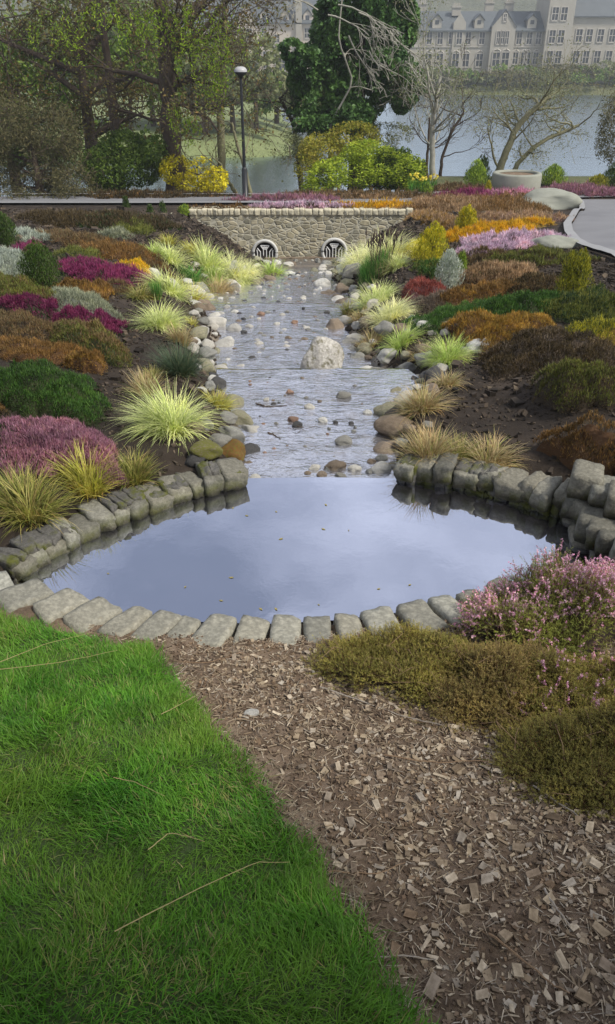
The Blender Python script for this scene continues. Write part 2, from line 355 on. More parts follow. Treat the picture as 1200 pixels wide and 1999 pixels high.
# ------------------------------------------------------------------ water
def water_mat(name, base, refl, bscale, bstr, bdist, tint=(.9,.93,1), stretch=(1, 1, 1), rough=.03, trans=0.0, streak=None, spot=None):
    m, t, p, o = new_mat(name); t.nodes.remove(p)
    tc_ = t.nodes.new('ShaderNodeTexCoord'); mp_ = t.nodes.new('ShaderNodeMapping'); mp_.inputs['Scale'].default_value = stretch; t.links.new(tc_.outputs['Object'], mp_.inputs[0])
    n = noise(t, bscale, 4, vec=mp_.outputs[0], rough=.6); n2 = noise(t, bscale*3.1, 2, vec=mp_.outputs[0])
    ad = t.nodes.new('ShaderNodeMath'); ad.operation = 'MULTIPLY_ADD'; ad.inputs[1].default_value = .35; t.links.new(n2.outputs['Fac'], ad.inputs[0]); t.links.new(n.outputs['Fac'], ad.inputs[2])
    b = t.nodes.new('ShaderNodeBump'); b.inputs['Strength'].default_value = bstr; b.inputs['Distance'].default_value = bdist; t.links.new(ad.outputs[0], b.inputs['Height'])
    gl = t.nodes.new('ShaderNodeBsdfGlossy'); gl.inputs['Roughness'].default_value = rough; gl.inputs['Color'].default_value = (*tint, 1); t.links.new(b.outputs[0], gl.inputs['Normal'])
    df = t.nodes.new('ShaderNodeBsdfDiffuse'); bn_ = noise(t, bscale*.7, 6, rough=.7); t.links.new(ramp(t, [(.35, tuple(x*.6 for x in base)), (.7, tuple(x*1.7 for x in base))], bn_.outputs['Fac']).outputs['Color'], df.inputs['Color'])
    under = df.outputs[0]
    if trans:
        tr = t.nodes.new('ShaderNodeBsdfTransparent'); tr.inputs['Color'].default_value = (.75, .74, .70, 1); ms = t.nodes.new('ShaderNodeMixShader'); ms.inputs[0].default_value = trans
        t.links.new(df.outputs[0], ms.inputs[1]); t.links.new(tr.outputs[0], ms.inputs[2]); under = ms.outputs[0]
    fr = t.nodes.new('ShaderNodeFresnel'); fr.inputs['IOR'].default_value = 1.33; t.links.new(b.outputs[0], fr.inputs['Normal'])
    mr = t.nodes.new('ShaderNodeMapRange'); mr.inputs['From Max'].default_value = .5; mr.inputs['To Min'].default_value = refl; mr.inputs['To Max'].default_value = 1.0; t.links.new(fr.outputs[0], mr.inputs['Value'])
    fac = mr.outputs[0]
    if streak:
        sn = noise(t, streak[0], 6, vec=mp_.outputs[0], rough=.7); sr = ramp(t, [(streak[1], (streak[2],)*3), (streak[1]+.12, (1,)*3)], sn.outputs['Fac'])
        mu = t.nodes.new('ShaderNodeMath'); mu.operation = 'MULTIPLY'; t.links.new(fac, mu.inputs[0]); t.links.new(sr.outputs['Color'], mu.inputs[1]); fac = mu.outputs[0]
    ms2 = t.nodes.new('ShaderNodeMixShader'); t.links.new(fac, ms2.inputs[0]); t.links.new(under, ms2.inputs[1]); t.links.new(gl.outputs[0], ms2.inputs[2]); t.links.new(ms2.outputs[0], o.inputs['Surface'])
    return m
M['pond'] = water_mat('pond_water', (.022,.020,.024), .60, 5, .03, .02, tint=(.84,.88,1.0), rough=.012, trans=.3)
M['stream'] = water_mat('stream_water', (.30,.295,.31), .50, 10, .60, .03, tint=(.94,.95,1.0), stretch=(.7, 1.1, 1), rough=.09, trans=.55, streak=(8, .38, .5))
M['river'] = water_mat('river_water', (.11,.125,.13), .17, 1.2, .25, .10, tint=(.66,.73,.76), stretch=(.3, 1, 1), rough=.22)
b = MB(); c0 = PO.mean(0); ring = [(x, y, -.60) for x, y in (PO-c0)*1.035+c0]
b.add(ring, [tuple(range(len(ring)))]); tag(b.build('pond_water', M['pond']), kind='structure', label='still pond water mirroring the pale blue sky')
def strip(y0, y1, n, lip, ext):
    b = MB(); Y = np.linspace(y0, y1, n); V = []; k = 28
    for y in Y:
        a, c = lx(y)-ext, rx(y)+ext; X = np.linspace(a, c, k); Z = zw(np.full(k, min(max(y, y0+1e-3), y1-1e-3))) + .006*fb2(X, X*0+y, 6, 3)
        V.append(np.stack([X, np.full(k, y), Z], -1))
    if lip:     # the little fall at the end of the step
        e = V[-1].copy(); e[:, 1] += .03+.02*fb2(e[:, 0], e[:, 0]*0, 5, 2); e[:, 2] -= .03; V.append(e); e2 = e.copy(); e2[:, 1] += .03; e2[:, 2] -= .22; V.append(e2)
    V = np.array(V); r_, c_ = V.shape[:2]; i = np.arange(r_*c_).reshape(r_, c_)
    b.add(V.reshape(-1, 3), np.stack([i[:-1, :-1], i[:-1, 1:], i[1:, 1:], i[1:, :-1]], -1).reshape(-1, 4)); return b
sw = MB()
for part in (strip(4.02, 6.34, 60, True, .12), strip(6.37, 10.18, 90, True, .15), strip(10.21, 16.2, 80, False, .2)):
    sw.add(np.concatenate(part.v), np.concatenate(part.f))
tag(sw.build('stream_water', M['stream'], smooth=True), kind='structure', label='shallow rippling stream running down to the culverts')
b = MB(); b.add([(-700, 28.8, -5.4), (700, 28.8, -5.4), (700, 176, -5.4), (-700, 176, -5.4)], [(0, 1, 2, 3)])
tag(b.build('river_water', M['river']), kind='structure', label='wide grey blue river')

# ------------------------------------------------------------------ lawn
LAWN_PX = [(-60,1190),(0,1208),(100,1232),(200,1254),(300,1278),(345,1345),(402,1425),(470,1505),(545,1605),(605,1690),(655,1765),(705,1850),(745,1925),(800,2010)]
LW = on_surface(*zip(*LAWN_PX), lambda x, y: side(x, y))[:, :2]
e = LW[-1]; LPOLY = np.array([(-3.2, 2.35), (-2.3, 2.42)] + [tuple(p) for p in LW] + [(e[0]+.12, .35), (e[0]+.3, -.6), (-3.2, -.6)])
# the lawn keeps a hand's width behind the pond's edging stones
X, Y = np.meshgrid(np.arange(-3.2, .8, .03), np.arange(-.6, 2.6, .03)); dd = polysd(X, Y, LPOLY)
def lawn_z(x, y): return side(x, y) + .035 + .012*fb2(x, y, 2.5, 2)
keep = (dd < .0)
i = np.arange(X.size).reshape(X.shape); q = np.stack([i[:-1, :-1], i[:-1, 1:], i[1:, 1:], i[1:, :-1]], -1).reshape(-1, 4)
q = q[keep.ravel()[q].all(1)]
b = MB(); Zl = lawn_z(X, Y) - .05*sstep((dd+.05)/.05); b.add(np.stack([X, Y, Zl], -1).reshape(-1, 3), q)
tag(b.build('lawn', M['turf'], smooth=True), kind='structure', label='lawn sloping to the pond edge')
N = 330000; P = np.stack([rng.uniform(-2.6, .75, N), rng.uniform(.25, 2.6, N)], -1); 
P = P[(polysd(P[:, 0], P[:, 1], LPOLY) < .006+.014*rng.normal(size=N)+.022*fb2(P[:, 0], P[:, 1], 9, 3, 2))]
cl = fb2(P[:, 0], P[:, 1], 7, 3); N = len(P); hz = lawn_z(P[:, 0], P[:, 1])-.008; hz = np.where(polysd(P[:, 0], P[:, 1], LPOLY) > -.03, hz-.02, hz)
az = fb2(P[:, 0], P[:, 1], 3.0, 2, 5)*4+rng.normal(0, 1.2, N)
b = MB(); ln = np.clip(.042+.018*cl+rng.normal(0, .010, N), .014, .085)
m_ = (rng.random(N) < .05+.22*np.clip(fb2(P[:, 0], P[:, 1], 4.5, 3, 9)-.1, 0, 1))
for mm, sel in ((0, ~m_), (1, m_)):
    blades(b, np.column_stack([P[sel], hz[sel]]), ln[sel], rng.uniform(.0019, .0034, sel.sum()), az[sel], np.abs(rng.normal(.35, .3, sel.sum())), rng.uniform(.3, 1.6, sel.sum()), 3, mm)
gm = fol('lawn_blades', [(.035,.125,.010), (.055,.20,.014), (.085,.28,.02), (.13,.31,.03)], .35, .5, patch=(2.2, (.15,.24,.03)))
gs = fol('dry_blades', [(.25,.22,.08), (.17,.22,.05), (.34,.30,.15)], .3)
tag(b.build('grass', [gm, gs]), 'dense bright green lawn grass', 'grass', kind='stuff')

# ------------------------------------------------------------------ mulch chips, crumbs and litter on the bare soil
def inside_front(x, y):
    return (polysd(x, y, LPOLY) > .02) & (polysd(x, y, PO) > .20) & (x < 2.4)
def chip_mesh(c, sx_, sy_, sz_, yaw, tilt_, b, m=0, r=rng):
    N = len(c); base = np.array([(-1,-1),(1,-.8),(.9,1),(-.85,.9)])
    q = base[None]*(1+r.normal(0, .16, (N, 4, 2))); x = q[:, :, 0]*sx_[:, None]*.5; y = q[:, :, 1]*sy_[:, None]*.5
    V = np.zeros((N, 8, 3)); V[:, :4, 0] = x; V[:, :4, 1] = y; V[:, :4, 2] = sz_[:, None]; V[:, 4:, 0] = x*1.04; V[:, 4:, 1] = y*1.04; V[:, 4:, 2] = -.3*sz_[:, None]
    ta = r.uniform(0, 6.28, N); V[:, :, 2] += (np.cos(ta)[:, None]*V[:, :, 0]+np.sin(ta)[:, None]*V[:, :, 1])*np.tan(np.clip(tilt_, -.8, .8))[:, None]
    cs, sn = np.cos(yaw)[:, None], np.sin(yaw)[:, None]; X_ = V[:, :, 0]*cs-V[:, :, 1]*sn; Y_ = V[:, :, 0]*sn+V[:, :, 1]*cs
    V[:, :, 0] = X_+c[:, None, 0]; V[:, :, 1] = Y_+c[:, None, 1]; V[:, :, 2] += c[:, None, 2]
    f = np.array([(0,1,2,3),(4,7,6,5),(0,4,5,1),(1,5,6,2),(2,6,7,3),(3,7,4,0)])
    b.add(V.reshape(-1, 3), ((np.arange(N)*8)[:, None, None]+f[None]).reshape(-1, 4), m)
def wood(name, rnd_island=True):
    m, t, p, o = new_mat(name); ge = t.nodes.new('ShaderNodeNewGeometry'); oi = t.nodes.new('ShaderNodeObjectInfo')
    s = ge.outputs['Random Per Island'] if rnd_island else oi.outputs['Random']
    c = ramp(t, [(.08,.056,.035), (.24,.18,.115), (.33,.265,.18), (.46,.39,.29), (.17,.115,.07), (.37,.325,.26), (.11,.08,.055), (.29,.225,.15)], s).outputs['Color']
    n = noise(t, 60, 4); c = mixc(t, 1.0, c, ramp(t, [(.3, (.6,.58,.55)), (.65, (1.1,1.1,1.1))], n.outputs['Fac']).outputs['Color'], 'MULTIPLY')
    t.links.new(c, p.inputs['Base Color']); p.inputs['Roughness'].default_value = .85; p.inputs['Specular IOR Level'].default_value = .2; bump(t, p, n.outputs['Fac'], .4, .002); return m
M['chip'] = wood('wood_chip'); M['chip1'] = wood('wood_chip_single', False)
N = 110000; X = rng.uniform(-.9, 2.3, N); Y = rng.uniform(.3, 2.6, N)
dl = polysd(X, Y, LPOLY)
dens = np.clip(.50+.55*fb2(X, Y, 2.6, 3, 3), .12, 1)*(.06+.94*sstep((dl-.02+.10*fb2(X, Y, 5, 2, 8))/.28))*(.10+.9*sstep((2.38-Y)/.35))
dens *= np.where(X < .25, .5+.9*np.clip(Y-1.2, 0, 1), 1)
s_ = (rng.random(N) < dens*.42) & inside_front(X, Y); X, Y = X[s_], Y[s_]; N = len(X)
sz = np.clip(rng.lognormal(math.log(.0074), .62, N), .0022, .021)
b = MB(); ratio = rng.choice([1.3, 1.8, 3.2, 5], N, p=[.45, .25, .2, .1])
chip_mesh(np.column_stack([X, Y, tz(X, Y)+rng.uniform(-.001, .006, N)]), sz*np.sqrt(ratio), sz/np.sqrt(ratio), rng.uniform(.001, .003, N), rng.uniform(0, 6.28, N), rng.normal(0, .2, N), b)
N = 26000; X = rng.uniform(-.9, 2.3, N); Y = rng.uniform(.3, 2.5, N); s_ = inside_front(X, Y); X, Y = X[s_], Y[s_]; N = len(X)
wf = rng.uniform(.0010, .0026, N); chip_mesh(np.column_stack([X, Y, tz(X, Y)+rng.uniform(.001, .006, N)]), rng.uniform(.008, .035, N), wf, wf*.6, rng.uniform(0, 6.28, N), rng.normal(0, .15, N), b, 0)
N = 26000; X = rng.uniform(-.9, 2.3, N); Y = rng.uniform(.3, 2.6, N); s_ = inside_front(X, Y); X, Y = X[s_], Y[s_]; N = len(X)
sz = rng.uniform(.002, .008, N)
chip_mesh(np.column_stack([X, Y, tz(X, Y)]), sz*1.3, sz, sz*.7, rng.uniform(0, 6.28, N), rng.normal(0, .5, N), b, 1)
crumb = fol('soil_crumb', [(.045,.03,.02), (.11,.075,.05), (.20,.145,.10)], 0, .95)
tag(b.build('bark_mulch', [M['chip'], crumb]), 'pale bark mulch and soil crumbs scattered over the bare path', 'mulch', kind='stuff')
# the largest chips, each an object of its own
protos = []
for k in range(6):
    b = MB(); chip_mesh(np.zeros((1, 3)), np.array([.030*rng.uniform(.9, 1.3)]), np.array([.021*rng.uniform(.7, 1.2)]), np.array([.005]), np.zeros(1), np.zeros(1), b)
    protos.append(b)
CH = [(842,1934,1.35),(640,1845,.9),(770,1860,.9),(985,1830,1.1),(905,1780,1.1),(925,1745,1),(880,1720,1),(1040,1710,1.1),(1010,1660,1),(860,1690,.9),(740,1715,.9),
      (700,1650,1),(685,1610,1),(820,1560,1),(900,1640,1),(760,1655,.9),(960,1600,1),(735,1575,.9),(890,1505,.9),(640,1560,.9),(1070,1760,1),(1110,1730,1),(1160,1690,1),(1095,1880,1.2),(1010,1900,1),(940,1945,1),(1170,1820,1.1),(1140,1950,1.2),(1040,1790,1),
      (875,1745,.8),(800,1790,.9),(720,1820,.8),(1080,1600,1),(1130,1560,1),(1020,1540,.9),(700,1470,.8),(780,1430,.8),(820,1400,.7),(960,1450,.8),(900,1420,.7),(610,1430,.7),(660,1500,.8),(590,1500,.7),(1000,1620,.9),(950,1720,1),(690,1700,.8),(1180,1890,1.2),(1150,1620,1),(760,1500,.8)]
n_ = 0
chipo = []
for (x, y, s) in CH:
    P = on_surface([x], [y], lambda a, c: tz(a, c))[0]
    if not inside_front(P[0], P[1]): continue
    if n_ < 6: o = protos[n_].build('wood_chip', M['chip1'])
    else: o = chipo[n_ % 6].copy(); COL.objects.link(o)
    o.location = (P[0], P[1], P[2]+.007); o.rotation_euler = (rng.normal(0, .12), rng.normal(0, .12), rng.uniform(0, 6.28)); o.scale = (s*rng.uniform(.7, 1), s*rng.uniform(.7, 1.0), s)
    tag(o, 'large pale wood chip lying on the mulched soil path in front of the pond', 'wood chip', 'large wood chips on the soil path'); chipo.append(o); n_ += 1
b = MB(); N = 90000; X = rng.uniform(-7.5, 6, N); Y = 2.8+18.6*rng.random(N)**1.2; d = np.maximum(lx(Y)-X, X-rx(Y)); s_ = (d > .15) & (polysd(X, Y, PO) > .25) & (X < np.where(Y > 9, 3.6+.05*Y, 9)); X, Y = X[s_], Y[s_]; N = len(X)
sz = rng.lognormal(math.log(.0075), .5, N)*(.85+Y/6); chip_mesh(np.column_stack([X, Y, T(X, Y)]), sz*1.3, sz*.8, sz*.5, rng.uniform(0, 6.28, N), rng.normal(0, .5, N), b, 0)
tag(b.build('soil_clods', fol('soil_clod', [(.015,.011,.008), (.03,.023,.017), (.055,.042,.032), (.04,.03,.022), (.11,.085,.06)], 0, .95)), 'dark soil clods and bark bits on the planting beds', 'soil', kind='stuff')
# long straws and twigs
def straw(name, pts, r0, mat, label, cat, lift=.012, zf=tz, group=None):
    P = on_surface([p[0] for p in pts], [p[1] for p in pts], lambda a, c: zf(a, c)); P[:, 2] += lift
    t = np.linspace(0, len(P)-1, 14); Q = np.stack([np.interp(t, np.arange(len(P)), P[:, k]) for k in range(3)], -1); Q += rng.normal(0, r0*.45, Q.shape)
    b = MB(); tube(b, Q, np.linspace(r0, r0*.45, len(Q)), 5); o = b.build(name, mat); tag(o, label, cat, group); return o
M['straw'] = simple('dry_straw', [(.22,.18,.08), (.34,.28,.13)], 30); M['twig'] = simple('brown_twig', [(.12,.07,.04), (.28,.19,.11)], 30); M['twiggrey'] = simple('grey_twig', [(.22,.18,.14), (.4,.36,.3)], 30)
lz = lambda a, c: lawn_z(a, c)+.028
straw('straw_stalk', [(225,1825),(340,1765),(430,1722),(500,1690),(565,1690)], .0013, M['straw'], 'longest dry straw stalk lying across the lower half of the lawn', 'straw', zf=lz)
straw('straw_stalk', [(0,1298),(90,1262),(180,1240)], .0013, M['straw'], 'upper of the two dry stalks on the lawn beside the pond edging', 'straw', zf=lz)
straw('straw_stalk', [(0,1312),(110,1300),(230,1275)], .0013, M['straw'], 'lower of the two dry stalks on the lawn beside the pond edging', 'straw', zf=lz)
straw('straw_stalk', [(315,1400),(345,1385),(380,1365)], .0013, M['straw'], 'short dry stalk near the upper corner of the lawn', 'straw', zf=lz)
straw('straw_stalk', [(222,1524),(262,1532),(322,1560)], .0013, M['straw'], 'bent orange straw stalk in the middle of the lawn', 'straw', zf=lz)
straw('straw_stalk', [(290,1665),(330,1632),(370,1640),(400,1650)], .0013, M['straw'], 'forked dry stalk on the lawn just above the longest stalk', 'straw', zf=lz)
straw('twig', [(350,1298),(400,1299),(440,1290),(472,1278)], .002, M['twig'], 'thin orange twig on the bare soil below the edging stones', 'twig')
straw('twig', [(625,1345),(700,1372),(790,1405),(860,1420)], .0026, M['twiggrey'], 'long pale twig running along the lower edge of the trailing heather', 'twig')
straw('twig', [(955,1830),(1010,1870),(1070,1925),(1110,1945)], .003, M['twig'], 'long dark curved twig in the lower corner of the mulch path', 'twig')
straw('twig', [(1060,1740),(1080,1775),(1110,1810)], .0028, M['twiggrey'], 'short grey twig above the long dark curved twig', 'twig')
straw('twig', [(640,1707),(740,1712),(790,1690)], .0022, M['twig'], 'brown twig crossing the soil beside the middle of the lawn edge', 'twig')
straw('twig', [(730,1874),(790,1872),(850,1880)], .0022, M['twiggrey'], 'pale twig beside the bottom of the lawn edge', 'twig')
straw('twig', [(340,1325),(352,1318),(366,1306)], .0018, M['twiggrey'], 'small grey twig at the tip of the lawn', 'twig')
straw('twig', [(750,1480),(850,1495),(930,1490),(1010,1500)], .0022, M['twig'], 'thin brown twig lying flat across the middle of the mulch', 'twig')
straw('twig', [(1040,1540),(1085,1570),(1130,1600)], .0028, M['twiggrey'], 'grey twig poking out below the dark heather', 'twig')
# grass roots and dead litter along the cut lawn edge
b = MB(); seg = LW[4:]; t = rng.uniform(0, len(seg)-1.01, 700); k = t.astype(int); fr = (t-k)[:, None]; E = seg[k]*(1-fr)+seg[k+1]*fr + rng.normal(.02, .025, (700, 2))
blades(b, np.column_stack([E, tz(E[:, 0], E[:, 1])+.01]), rng.uniform(.02, .07, 700), rng.uniform(.001, .002, 700), rng.normal(.1, 1.3, 700), rng.uniform(.7, 1.5, 700), rng.uniform(0, 1, 700), 3)
tag(b.build('dead_grass_litter', fol('dead_grass', [(.12,.09,.06), (.3,.25,.17), (.2,.16,.1)], .1)), 'dead grass blades and roots along the cut edge of the lawn', 'litter', kind='stuff')

# ------------------------------------------------------------------ rocks
from mathutils import noise as mnoise
def rock_proto(seed, ang=.0, rough=.16, sub=3, flat=1.0, cuts=0):
    bm = bmesh.new(); bmesh.ops.create_icosphere(bm, subdivisions=sub, radius=1)
    r = np.random.default_rng(seed); off = Vector(r.uniform(-50, 50, 3))
    planes = []
    for _ in range(cuts):
        n = Vector(r.normal(size=3)); n.normalize(); planes.append((n, r.uniform(.62, .88)))
    for v in bm.verts:
        p = v.co.copy()
        for n, d in planes:
            k = p.dot(n)
            if k > d: p -= n*(k-d)*.92
        s = 1 + rough*mnoise.noise(p*1.3+off)*1.6 + rough*.40*mnoise.noise(p*3.4+off) + rough*.16*mnoise.noise(p*9+off)
        v.co = p*s; v.co.z *= flat
    V = np.array([v.co for v in bm.verts]); Fc = np.array([[v.index for v in f.verts] for f in bm.faces]); bm.free(); return V, Fc
RND = [rock_proto(i, rough=.17, cuts=3, sub=4) for i in range(7)]
ANG = [rock_proto(40+i, rough=.13, cuts=9, sub=4) for i in range(7)]
_cache = {}; 
def rock(px=None, py=None, wpx=40, kind='grey', form='r', asp=.7, ht=.62, label=None, group=None, P=None, size=None, name='river_stone', cat='stone', seed=None, sink=.28, rz=None, sub=None, tilt=.1, surf=None):
    if P is None: P = on_surface([px], [py], surf or (lambda x, y: T(x, y)))[0]
    if size is None: size = wpx/pxm(P)/2
    if seed is None: seed = int(rng.integers(0, 7))
    key = (form, seed, kind)
    if key in _cache: o = _cache[key].copy(); COL.objects.link(o); o.name = name
    else:
        V, Fc = (ANG if form == 'a' else RND)[seed]; b = MB(); b.add(V, Fc); o = b.build(name, M[kind], smooth=True); _cache[key] = o
        if form == 'a':
            try: o.data.set_sharp_from_angle(angle=R(38))
            except Exception: pass
    for k_ in ('label', 'category', 'group'):
        if k_ in o: del o[k_]
    o.scale = (size, size*asp, size*ht); o.rotation_euler = (rng.normal(0, tilt), rng.normal(0, tilt), rng.uniform(-.4, .4) if rz is None else rz)
    o.location = (P[0], P[1], P[2] + size*ht*(1-2*sink)); tag(o, label, cat, group); return o
taken = []
def free(P, r, k=.8):
    if P[1] > 18.5 and r > .09: return False
    for q, s in taken:
        if (P[0]-q[0])**2+(P[1]-q[1])**2 < ((r+s)*k)**2: return False
    return True
def put(px, py, w_, **kw):
    P = on_surface([px], [py], kw.pop('on', None) or (lambda x, y: T(x, y)))[0]; s = w_/pxm(P)/2; taken.append((P, s)); return rock(P=P, size=s, **kw)
WS = lambda x, y: np.maximum(T(x, y), zws(y))
# the named ones
def boulder():
    P = on_surface([626], [722], WS)[0]; sz = 86/pxm(P); taken.append((P, sz*.5))
    pts = [(-.54,-.10,-.2),(-.48,.20,-.2),(-.46,-.26,-.2),(-.10,-.40,-.2),(.30,-.34,-.2),(.44,-.1,-.2),(.40,.34,-.2),(-.30,.36,-.2),(-.42,-.14,.30),(-.30,-.10,.52),(-.06,-.02,.80),(.06,.10,.78),(-.14,.14,.74),(.40,.02,.62),(.54,.02,.36),(.50,.2,.44),(.34,-.24,.42),(-.02,-.36,.30),(-.28,-.30,.22),(.46,-.20,.12)]
    bm = bmesh.new(); [bm.verts.new(p) for p in pts]; bmesh.ops.convex_hull(bm, input=bm.verts); bmesh.ops.triangulate(bm, faces=bm.faces)
    bmesh.ops.triangulate(bm, faces=bm.faces)
    for _ in range(4): bmesh.ops.subdivide_edges(bm, edges=[e for e in bm.edges if e.calc_length() > .05], cuts=1, use_grid_fill=False); bmesh.ops.triangulate(bm, faces=bm.faces)
    for _ in range(3): bmesh.ops.smooth_vert(bm, verts=bm.verts[:], factor=.5, use_axis_x=True, use_axis_y=True, use_axis_z=True)
    for v in bm.verts: v.co *= 1+.04*mnoise.noise(v.co*3)+.03*mnoise.noise(v.co*9+Vector((3, 1, 2)))
    me = bpy.data.meshes.new('boulder'); bm.to_mesh(me); bm.free(); me.materials.append(M['boulder']); me.polygons.foreach_set('use_smooth', [True]*len(me.polygons)); o = bpy.data.objects.new('boulder', me); COL.objects.link(o)
    o.location = P; o.scale = (sz, sz, sz*.98); tag(o, 'largest pale boulder standing in the stream at the upper fall', 'boulder')
WS = lambda x, y: np.maximum(T(x, y), zws(y))
boulder()
put(470, 828, 62, kind='olive', form='a', asp=.9, ht=.55, label='big flat topped olive rock on the left bank where the lower stream narrows', name='rock', cat='rock')
put(452, 858, 66, kind='grey', form='r', asp=.8, ht=.62, label='rounded grey rock just below the flat topped olive rock on the left bank', name='rock', cat='rock')
put(425, 868, 52, kind='grey', form='r', asp=.8, ht=.6, label='smaller grey rock tucked behind the two mossy rocks', name='rock', cat='rock')
put(449, 892, 58, kind='rustmoss', form='r', asp=.9, ht=.85, label='rust and green moss covered rock at the water edge', name='rock', cat='rock')
put(402, 888, 70, kind='moss', form='r', asp=.7, ht=.55, label='long low rock covered in yellow green moss', name='rock', cat='rock')
put(385, 902, 52, kind='dark', form='a', asp=.7, ht=.6, label='dark slate coloured rock below the yellow green mossy rock', name='rock', cat='rock')
put(762, 815, 66, kind='olive', form='r', asp=.9, ht=.6, label='smooth olive green rock on the right bank of the lower stream', name='rock', cat='rock')
put(770, 845, 84, kind='brown', form='a', asp=.75, ht=.62, label='split brown rock under the smooth olive rock on the right bank', name='rock', cat='rock')
put(752, 885, 56, kind='brown', form='a', asp=.8, ht=.6, label='brown angular rock at the right corner of the stream mouth', name='rock', cat='rock')
put(792, 790, 50, kind='pale', form='r', asp=.8, ht=.7, label='pale round rock half hidden by straw coloured grass on the right bank', name='rock', cat='rock')
put(768, 775, 44, kind='olive', form='a', asp=.7, ht=.6, label='mossy green rock behind the pale round rock on the right bank', name='rock', cat='rock')
put(398, 728, 56, kind='olive', form='r', asp=.9, ht=.8, label='large grey green rock beside the dark grass clump', name='rock', cat='rock')
put(388, 662, 48, kind='olive', form='a', asp=.8, ht=.7, label='square olive rock at the bend of the left bank', name='rock', cat='rock')
put(422, 640, 44, kind='pale', form='a', asp=.8, ht=.7, label='white angular rock at the bend of the left bank', name='rock', cat='rock')
put(436, 680, 46, kind='pale', form='r', asp=.8, ht=.5, label='long white cobble below the white angular rock', name='rock', cat='rock')
put(673, 635, 38, kind='pale', form='r', asp=.7, ht=.7, label='pale rock at the right edge of the upper stream', name='rock', cat='rock')
put(700, 640, 32, kind='pale', form='r', asp=.7, ht=.6, label='flat pale cobble beside the lime grass at the right edge', name='rock', cat='rock')
put(757, 703, 40, kind='pale', form='r', asp=.9, ht=.8, label='round cream cobble, biggest in the heap right of the boulder', name='rock', cat='rock')
put(712, 690, 34, kind='olive', form='r', asp=.9, ht=.9, label='round brown stone beside the big boulder', name='rock', cat='rock')
# stones in the water
W_ = [(565,768,18,'rust'),(604,798,22,'pale'),(630,823,20,'pale'),(572,822,22,'rust'),(580,832,22,'dark'),(671,866,36,'grey'),(672,776,32,'grey'),(717,808,18,'pale'),(534,791,12,'dark'),(520,782,14,'pale'),(545,789,9,'dark'),
      (613,916,24,'pale'),(640,917,20,'grey'),(655,915,40,'brown'),(692,918,26,'pale'),(722,922,22,'grey'),(744,920,42,'pale'),(628,929,22,'brown'),(664,932,22,'grey'),(600,925,14,'brown'),(745,898,26,'grey'),(725,903,18,'brown'),(497,937,26,'pale'),(766,915,20,'pale'),
      (575,631,14,'rust'),(509,615,16,'rust'),(476,650,13,'dark'),(540,634,13,'pale'),(505,624,9,'pale'),(490,620,9,'pale'),(512,598,10,'dark'),(592,603,8,'dark'),(560,610,9,'grey'),(601,645,11,'grey'),(548,652,9,'grey'),(530,660,9,'brown'),(585,668,9,'grey'),(560,685,11,'dark'),(522,700,9,'grey'),(620,627,10,'grey')]
SW = lambda x, y: zws(y)-.005
for k, (x, y, w2, kd) in enumerate(W_):
    put(x, y, w2, on=SW, kind=kd, form='r' if k % 3 else 'a', asp=.75, ht=.6, sink=.32, name='stream_stone', label=['small stone standing in the shallow rippling water of the stream', 'stone in the row damming the lip where stream meets pond', 'small stone in the pebbly upper stretch of the stream'][0 if y < 900 and y > 735 else (1 if y >= 900 else 2)], cat='stone', group=['stones in the lower stream', 'stones along the pond lip', 'stones in the upper stream'][0 if y < 900 and y > 735 else (1 if y >= 900 else 2)])
def scatter(n, y0, y1, sidef, off, wr, kinds, label, group, surf, k=.8, nm='river_stone'):
    c = 0; tr = 0
    while c < n and tr < n*25:
        tr += 1; Y = rng.uniform(y0, y1); X = sidef(Y) + rng.uniform(*off)
        s = np.clip(rng.lognormal(math.log(sum(wr)/2), .35), wr[0], wr[1]*1.3)/2; P = np.array([X, Y, float(surf(X, Y))])
        if not free(P, s, k): continue
        taken.append((P, s)); rock(P=P, size=s, kind=kinds[int(rng.integers(len(kinds)))], form='a' if rng.random() < .3 else 'r', asp=rng.uniform(.65, 1), ht=rng.uniform(.5, .85), label=label, group=group, name=nm, rz=rng.uniform(0, 6.28)); c += 1
Tf = lambda x, y: T(x, y)
K1 = ['pale','pale','pale','grey','olive','brown']; K2 = ['grey','brown','pale','olive','dark']
scatter(34, 6.7, 9.6, lambda y: lx(y), (-.42, .10), (.09, .22), K1, 'cobble in the pale bank lining the left side of the middle stream', 'cobbles on the left bank of the middle stream', Tf, .72)
scatter(30, 9.6, 13.5, lambda y: lx(y), (-.75, .15), (.12, .30), K1, 'cobble among the scattered rocks along the left side of the upper stream', 'cobbles on the left bank of the upper stream', Tf, .72)
scatter(20, 12.5, 18, lambda y: lx(y), (-.5, .35), (.12, .30), K1, 'stone lying at the left edge of the stream near the grated culverts', 'stones near the culverts on the left', Tf, .75)
scatter(46, 6.35, 7.9, lambda y: rx(6.9), (-.10, .95), (.08, .19), ['pale','pale','grey','olive','grey','brown'], 'round cobble heaped right of the big boulder', 'cobbles heaped right of the boulder', Tf, .66)
scatter(24, 7.9, 12.5, lambda y: rx(y), (-.12, .55), (.12, .30), K1, 'cobble along the right side of the upper stream', 'cobbles on the right bank of the upper stream', Tf, .72)
scatter(24, 11.5, 18, lambda y: rx(y), (-.3, .6), (.12, .30), ['pale','pale','olive','grey'], 'stone lying at the right edge of the stream near the grated culverts', 'stones near the culverts on the right', Tf, .75)
scatter(22, 4.25, 6.3, lambda y: lx(y), (-.34, .0), (.07, .16), K2, 'small stone wedged on the left bank of the lower stream', 'stones on the left bank of the lower stream', Tf, .7)
scatter(22, 4.25, 6.3, lambda y: rx(y), (.0, .34), (.07, .16), K2, 'small stone wedged on the right bank of the lower stream', 'stones on the right bank of the lower stream', Tf, .7)
